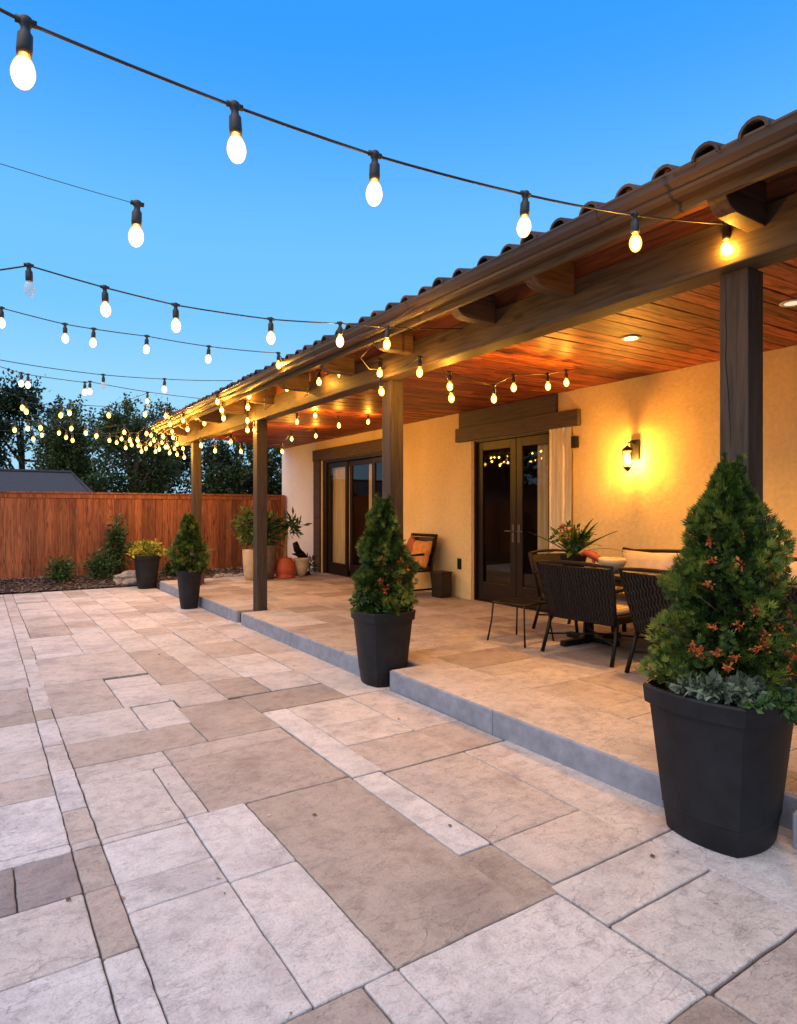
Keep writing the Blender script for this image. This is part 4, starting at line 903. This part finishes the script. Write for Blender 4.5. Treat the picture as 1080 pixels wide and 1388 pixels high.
tree(218, 22, 3.3, (1.35, 1.1, 1.6), 5000, .11, 'thin crowned tree behind the end of the eave', seed=21, tb=.2, thr=-.15)
tree(325, 19, 2.6, (1.25, 1.0, 1.2), 5500, .11, 'green tree seen between the two far posts', seed=27, tb=.4, thr=-.3)
tree(400, 19, 2.9, (1.1, 1.0, 1.4), 3500, .11, 'tree next to the skylit house corner', seed=33, tb=.4)
def added_tree(x, y, h, seed, label):  # added trees out of view, keeping blue sky out of the door reflections
    o = thing('broadleaf_tree', (x, y, -.06), label, 'tree', 'trees beyond the fence'); m = MB(); rr = random.Random(seed)
    for k in range(7): blob_foliage(m, (rr.uniform(-1, 1), rr.uniform(-1.6, 1.6), h * rr.uniform(.3, .8)), (1.9, 1.5, 1.7), 900, .25, seed + k, tb=.3, hollow=.9)
    m.build('crown', M_treeleaf, o); m = MB(); m.tube([(0, 0, 0), (0, 0, h * .8)], [.2, .05], 8); m.build('trunk', M_bark, o, smooth=True)
added_tree(-5.2, 19.5, 7.0, 41, 'added tall tree just outside the left edge, darkening the door reflections')
added_tree(-9.0, 18.5, 7.0, 42, 'second added tree outside the left edge for the door reflections')
added_tree(-12.8, 17.0, 7.4, 43, 'third added tree, farthest outside the left edge, for the door reflections')
nb = (-4.0, 17.0, 0.0)
nh = thing('neighbour_house', nb, 'grey shingled hip roof of a house beyond the fence', 'house')
m = MB(); ridge1 = at_y(96, 641, 19.2); ridge0 = Vector((-9, 19.2, ridge1.z)); E1 = at_y(128, 673, 17.0); ez = E1.z
E0, E2, E3 = Vector((-11.5, 17.0, ez)), Vector((E1.x, 21.4, ez)), Vector((-11.5, 21.4, ez))
dn = Vector((0, 0, -.15))
m.add([E0, E1, E2, E3, ridge0, ridge1] + [v + dn for v in (E0, E1, E2, E3)], [(0, 1, 5, 4), (1, 2, 5), (2, 3, 4, 5), (3, 0, 4), (6, 7, 1, 0), (7, 8, 2, 1), (8, 9, 3, 2), (9, 6, 0, 3), (9, 8, 7, 6)])
rf = m.build('roof', M_shingle, nh, nb)
m = MB(); m.tube([E1 + Vector((0, 0, .02)), ridge1 + Vector((0, 0, .02)), ridge0 + Vector((0, 0, .02))], .045, 6); m.build('ridge_cap', M_shingle, rf, nb)
m = MB(); m.box(-11.0, E1.x - .4, 17.4, 21.0, 0, ez - .12); m.build('wall', M_stucco, nh, nb)

# ------------------------------------------------------------------ furniture
def wicker_chair(loc_, rz, label, w=.70):
    """local: chair faces +x, back at x=0, z=0 floor"""
    t = thing('wicker_chair', loc_, label, 'chair', 'dark wicker dining chairs', rz); H = .83
    back = MB(); hw = w / 2
    def bp(v, z, off=0):     # v -1..1, leaning back
        f = (z - .33) / (H - .33); x = -.13 * f + .03 * (1 - v * v) * -1 + off; return Vector((x, v * hw * (.90 + .12 * f), z))
    vs = []; nv, nzz = 12, 6
    for side in (0, .022):
        for j in range(nzz + 1):
            for i in range(nv + 1): vs.append(bp(-1 + 2 * i / nv, .33 + (H - .35) * j / nzz, side))
    q = (nv + 1) * (nzz + 1); fs = []
    for j in range(nzz):
        for i in range(nv):
            a = j * (nv + 1) + i; fs += [(a, a + nv + 1, a + nv + 2, a + 1), (q + a, q + a + 1, q + a + nv + 2, q + a + nv + 1)]
    for j in range(nzz):
        for i in (0, nv): a = j * (nv + 1) + i; fs.append((a, a + q, a + q + nv + 1, a + nv + 1))
    for i in range(nv):
        for j in (0, nzz): a = j * (nv + 1) + i; fs.append((a, a + 1, a + 1 + q, a + q))
    back.add(vs, fs)
    for i in range(23):       # wavy canes
        v = -1 + 2 * (i + .5) / 23; pts = [bp(v, .335 + (H - .36) * k / 30, -.006) + Vector((0, .008 * math.sin(k * 1.25 + i * .9), 0)) for k in range(31)]
        back.tube(pts, .0085, 6)
    back.build('backrest', M_wicker, t, smooth=False)
    fr = MB()
    fr.tube([bp(-1, .30), bp(-1.02, .6), bp(-1.03, H), bp(-.5, H + .012), bp(0, H + .014), bp(.5, H + .012), bp(1.03, H), bp(1.02, .6), bp(1, .30)], .017, 8)
    fr.tube([bp(-1, .33), bp(1, .33)], .014, 6)
    for sy in (-1, 1):
        fr.tube([bp(sy * 1.02, .62), (.2, sy * (hw + .01), .645), (.46, sy * hw, .62), (.50, sy * hw * .97, .45)], .019, 8)
    fr.build('frame', M_iron, t, smooth=True)
    se = MB(); se.box(.0, .54, -hw * .93, hw * .93, .33, .40); se.build('seat', M_wicker, t, bevel=.015)
    cu = MB(); cu.box(.03, .54, -hw * .86, hw * .86, .402, .465); cu.build('cushion', M_fabric, t, bevel=.025)
    for sy in (-1, 1):
        l = MB(); l.tube([(.02, sy * hw * .92, .36), (-.03, sy * hw * .95, .18), (-.09, sy * hw * .97, .0)], [.019, .016, .018], 8); l.build('leg', M_iron, t, smooth=True)
        l = MB(); l.tube([(.50, sy * hw * .92, .42), (.51, sy * hw * .92, .18), (.55, sy * hw * .95, .0)], [.019, .015, .018], 8); l.build('leg', M_iron, t, smooth=True)
    st = MB(); st.tube([(-.02, -hw * .93, .16), (.25, 0, .17), (.53, hw * .92, .16)], .009, 6); st.tube([(-.02, hw * .93, .162), (.25, 0, .182), (.53, -hw * .92, .162)], .009, 6); st.build('stretcher', M_iron, t, smooth=True)
    return t
wicker_chair((4.44, 3.80, PZ), R(3), 'dark wicker chair with its back turned, nearer the double doors', .76)
wicker_chair((4.38, 2.83, PZ), R(-4), 'dark wicker chair with its back turned, next to the big planter', .84)
wicker_chair((5.36, 4.93, PZ), R(-92), 'dark wicker chair at the head of the table by the doors', .56)
wicker_chair((4.45, 1.75, PZ), R(3), 'dark chair mostly hidden right of the big planter', .6)
TZ = PZ + .72
tb_ = thing('dining_table', (5.06, 3.5, PZ), 'dark rectangular patio dining table behind the wicker chairs', 'table')
m = MB(); m.box(-.36, .36, -1.25, 1.12, .685, .72); m.box(-.32, .32, -1.2, 1.07, .62, .684); m.build('tabletop', M_darkwood, tb_, bevel=.008)
for sy in (-.85, .75):
    m = MB(); m.lathe([(.09, .03), (.05, .08), (.045, .3), (.07, .45), (.05, .55), (.11, .63)], 0, sy, 0, 16)
    m.bar((-.42, sy - .05, .03), (.40, sy - .05, .03), .07, .05); m.bar((0, sy - .35, .031), (0, sy + .25, .031), .07, .05); m.build('pedestal', M_iron, tb_, bevel=.006)
# bench with cream back cushions
bn = thing('patio_sofa', (5.62, 3.35, PZ), 'long dark framed bench with cream cushions against the stucco wall', 'sofa')
m = MB(); L2 = 1.02
rail = [(.16, -L2 + 2 * L2 * k / 16, .86 + .035 * math.sin(math.pi * k / 16) + (.02 if k in (0, 16) else 0)) for k in range(17)]
m.tube(rail, .022, 8); m.tube([(.14, -L2, .30), (.14, L2, .30)], .02, 8)
for k in range(9): y = -L2 + .12 + (2 * L2 - .24) * k / 8; m.tube([(.14, y, .30), (.16, y, .87)], .010, 6)
for sy in (-L2, L2): m.tube([(.17, sy, .90), (.15, sy, .45), (.16, sy, .0)], .024, 8); m.tube([(.15, sy, .60), (-.3, sy, .62), (-.38, sy, .55), (-.36, sy, .0)], .022, 8)
m.build('frame', M_iron, bn, smooth=True)
m = MB(); m.box(-.38, .15, -L2 + .03, L2 - .03, .30, .36); m.build('seat', M_darkwood, bn, bevel=.006)
def pillow(mb, cx, cy, cz, hx, hy, hz, lean=0, n=12):
    vs = []
    for sgn in (-1, 1):
        for j in range(n + 1):
            for i in range(n + 1):
                a, b = -1 + 2 * i / n, -1 + 2 * j / n; f = (1 - a ** 4) ** .5 * (1 - b ** 4) ** .5 if abs(a) < 1 and abs(b) < 1 else 0
                x = sgn * hx * (.12 + .88 * f ** .7) + .01 * n3(a * 3 + cy, b * 3, sgn + cx)
                pin = 1 - .06 * (1 - abs(a)) * abs(b) ** 3; y = a * hy * (1 - .05 * (1 - abs(b))); z = b * hz * pin
                vs.append((cx + x + z * lean, cy + y, cz + z))
    q = (n + 1) ** 2; fs = []
    for j in range(n):
        for i in range(n):
            a = j * (n + 1) + i; fs += [(a, a + 1, a + n + 2, a + n + 1)[::-1], (q + a, q + a + 1, q + a + n + 2, q + a + n + 1)]
    for i in range(n):
        for a, b in ((i, i + 1), (n * (n + 1) + i + 1, n * (n + 1) + i), ((i + 1) * (n + 1), i * (n + 1)), (i * (n + 1) + n, (i + 1) * (n + 1) + n)): fs.append((a, b, q + b, q + a))
    mb.add(vs, fs)
for k in range(3):
    m = MB(); pillow(m, .03, -L2 + .36 + .655 * k, .64, .085, .325, .24, .25); m.build('back_cushion', M_fabric, bn, smooth=True)
m = MB(); pillow(m, 0, 0, 0, .06, .97, .25); m.v = [(-v[2] - .11, v[1], v[0] + .425) for v in m.v]; m.build('seat_cushion', M_fabric, bn, smooth=True)
# table plant, bird and bowl
tp = (5.02, 4.40, TZ); t = thing('table_plant', tp, 'spiky green plant in a dark square pot on the dining table', 'potted plant')
m = MB(); m.lathe([(.10, 0), (.135, .12), (.14, .12), (.14, .135), (.12, .135), (.11, .12)], n=4); m.build('pot', M_iron, t)
m = MB(); 
def blade(mb, base, d, L, w, tint, droop=.3):
    d = Vector(d).normalized(); side = d.cross(Vector((0, 0, 1))).normalized() if abs(d.z) < .98 else Vector((1, 0, 0)); vs = []; n = 6; p = Vector(base)
    for k in range(n + 1):
        f = k / n; q = Vector(base) + d * L * f - Vector((0, 0, droop * L * f * f)); ww = w * math.sin(math.pi * min(1, .12 + .88 * f)) ** .7 if k < n else .001
        vs += [q - side * ww, q + Vector((0, 0, -.15 * w)), q + side * ww]
    mb.add(vs, [(3 * k + a, 3 * k + a + 1, 3 * k + a + 4, 3 * k + a + 3) for k in range(n) for a in (0, 1)], tint)
for k in range(34):
    a = rnd.random() * 6.28; e = rnd.uniform(.3, 2.4); blade(m, (0, 0, .12), (math.cos(a), math.sin(a), e), rnd.uniform(.32, .64), rnd.uniform(.018, .040), rnd.random(), rnd.uniform(.1, .5))
for k in range(9):
    a = rnd.random() * 6.28; r0 = rnd.uniform(.1, .22); blob_foliage(m, (math.cos(a) * r0, math.sin(a) * r0, rnd.uniform(.2, .4)), (.06, .06, .06), 26, .05, k, tb=.4)
m.build('foliage', M_leaf2, t)
m = MB(); blob_foliage(m, (-.06, .06, .36), (.045, .045, .08), 44, .045, 3); m.build('orange_bracts', M_dead, t)
bp_ = (4.96, 4.10, TZ); t = thing('bird_figurine', bp_, 'small terracotta coloured bird figurine on the dining table', 'figurine')
m = MB(); m.tube([(-.03, .13, .13), (-.02, .09, .165), (0, .03, .15), (.01, -.04, .12), (.02, -.09, .06)], [.008, .03, .04, .035, .01], 10); m.tube([(0, 0, .12), (0, 0, .0)], [.012, .03], 8); m.build('body', M_terra, t, smooth=True)
t = thing('table_bowl', (4.98, 3.90, TZ), 'round cream bowl on the dining table near the bird', 'bowl')
m = MB(); m.lathe([(.05, 0), (.08, .02), (.12, .07), (.13, .11), (.12, .13), (.11, .11), (.06, .05), (.01, .04)], n=28); m.build('bowl', M_cream, t, smooth=True)
# stool
st_ = thing('metal_stool', (4.50, 4.62, PZ), 'low open black metal stool left of the wicker chairs', 'stool', rz=R(8))
m = MB(); hw = .19
m.tube([(-hw, -hw, .385), (hw, -hw, .385), (hw, hw, .385), (-hw, hw, .385), (-hw, -hw, .385)], .012, 8)
m.build('frame', M_iron, st_, smooth=True)
m = MB(); m.box(-hw, hw, -hw, hw, .372, .382); m.build('seat', M_iron, st_, bevel=.003)
for sx in (-1, 1):
    for sy in (-1, 1):
        m = MB(); m.tube([(sx * hw, sy * hw, .385), (sx * (hw + .012), sy * (hw + .012), .2), (sx * (hw + .04), sy * (hw + .04), .0)], [.009, .008, .010], 7); m.build('leg', M_iron, st_, smooth=True)
# armchair and box by the wall between the doors
ac = thing('wooden_armchair', (5.66, 8.15, PZ), 'dark armchair against the wall between the two glazed doors', 'chair')
m = MB()
for sy in (-.32, .32):
    m.tube([(.16, sy, 0), (.10, sy, .42), (.20, sy, .92)], .024, 6); m.tube([(-.34, sy, 0), (-.34, sy, .62), (.14, sy, .64)], .024, 6)
m.tube([(.20, -.33, .91), (.20, .33, .91)], .026, 6); m.tube([(-.34, -.32, .10), (-.34, .32, .10)], .016, 6); m.tube([(-.34, -.32, .1), (.15, -.32, .1)], .016, 6)
m.build('frame', M_iron, ac, smooth=True)
m = MB(); m.box(-.35, .14, -.31, .31, .36, .43); m.build('seat', M_darkwood, ac, bevel=.01)
m = MB(); m.hexa([(.10, -.29, .44), (.13, -.29, .44), (.13, .29, .44), (.10, .29, .44), (.165, -.29, .88), (.19, -.29, .88), (.19, .29, .88), (.165, .29, .88)]); m.build('backrest', M_wicker, ac)
m = MB(); m.box(-.345, .12, .29, .315, .42, .64); m.box(-.355, -.33, -.30, .31, .20, .36); m.build('side_panel', M_wicker, ac)
t = thing('cushion', (5.70, 7.98, PZ + .43), 'amber square cushion standing upright on the armchair', 'cushion', 'cushions on the wall armchair'); m = MB(); pillow(m, -.03, .0, .20, .065, .215, .20, .3); m.build('cover', M_orange, t, smooth=True)
t = thing('cushion', (5.66, 8.34, PZ + .43), 'orange cushion tipped on its corner at the back of the armchair', 'cushion', 'cushions on the wall armchair'); m = MB(); pillow(m, 0, 0, 0, .05, .16, .16, 0)
k_ = math.sqrt(.5); m.v = [(v[0] + .1, (v[1] - v[2]) * k_, (v[1] + v[2]) * k_ + .26) for v in m.v]; m.build('cover', M_terra, t, smooth=True)
t = thing('storage_box', (5.80, 7.62, PZ), 'narrow black box standing beside the armchair', 'box'); m = MB(); m.box(-.1, .1, -.12, .12, 0, .36); m.build('case', M_darkwood, t, bevel=.006)
m = MB(); m.box(-.11, .11, -.13, .13, .362, .385); m.build('lid', M_darkwood, t, bevel=.005)
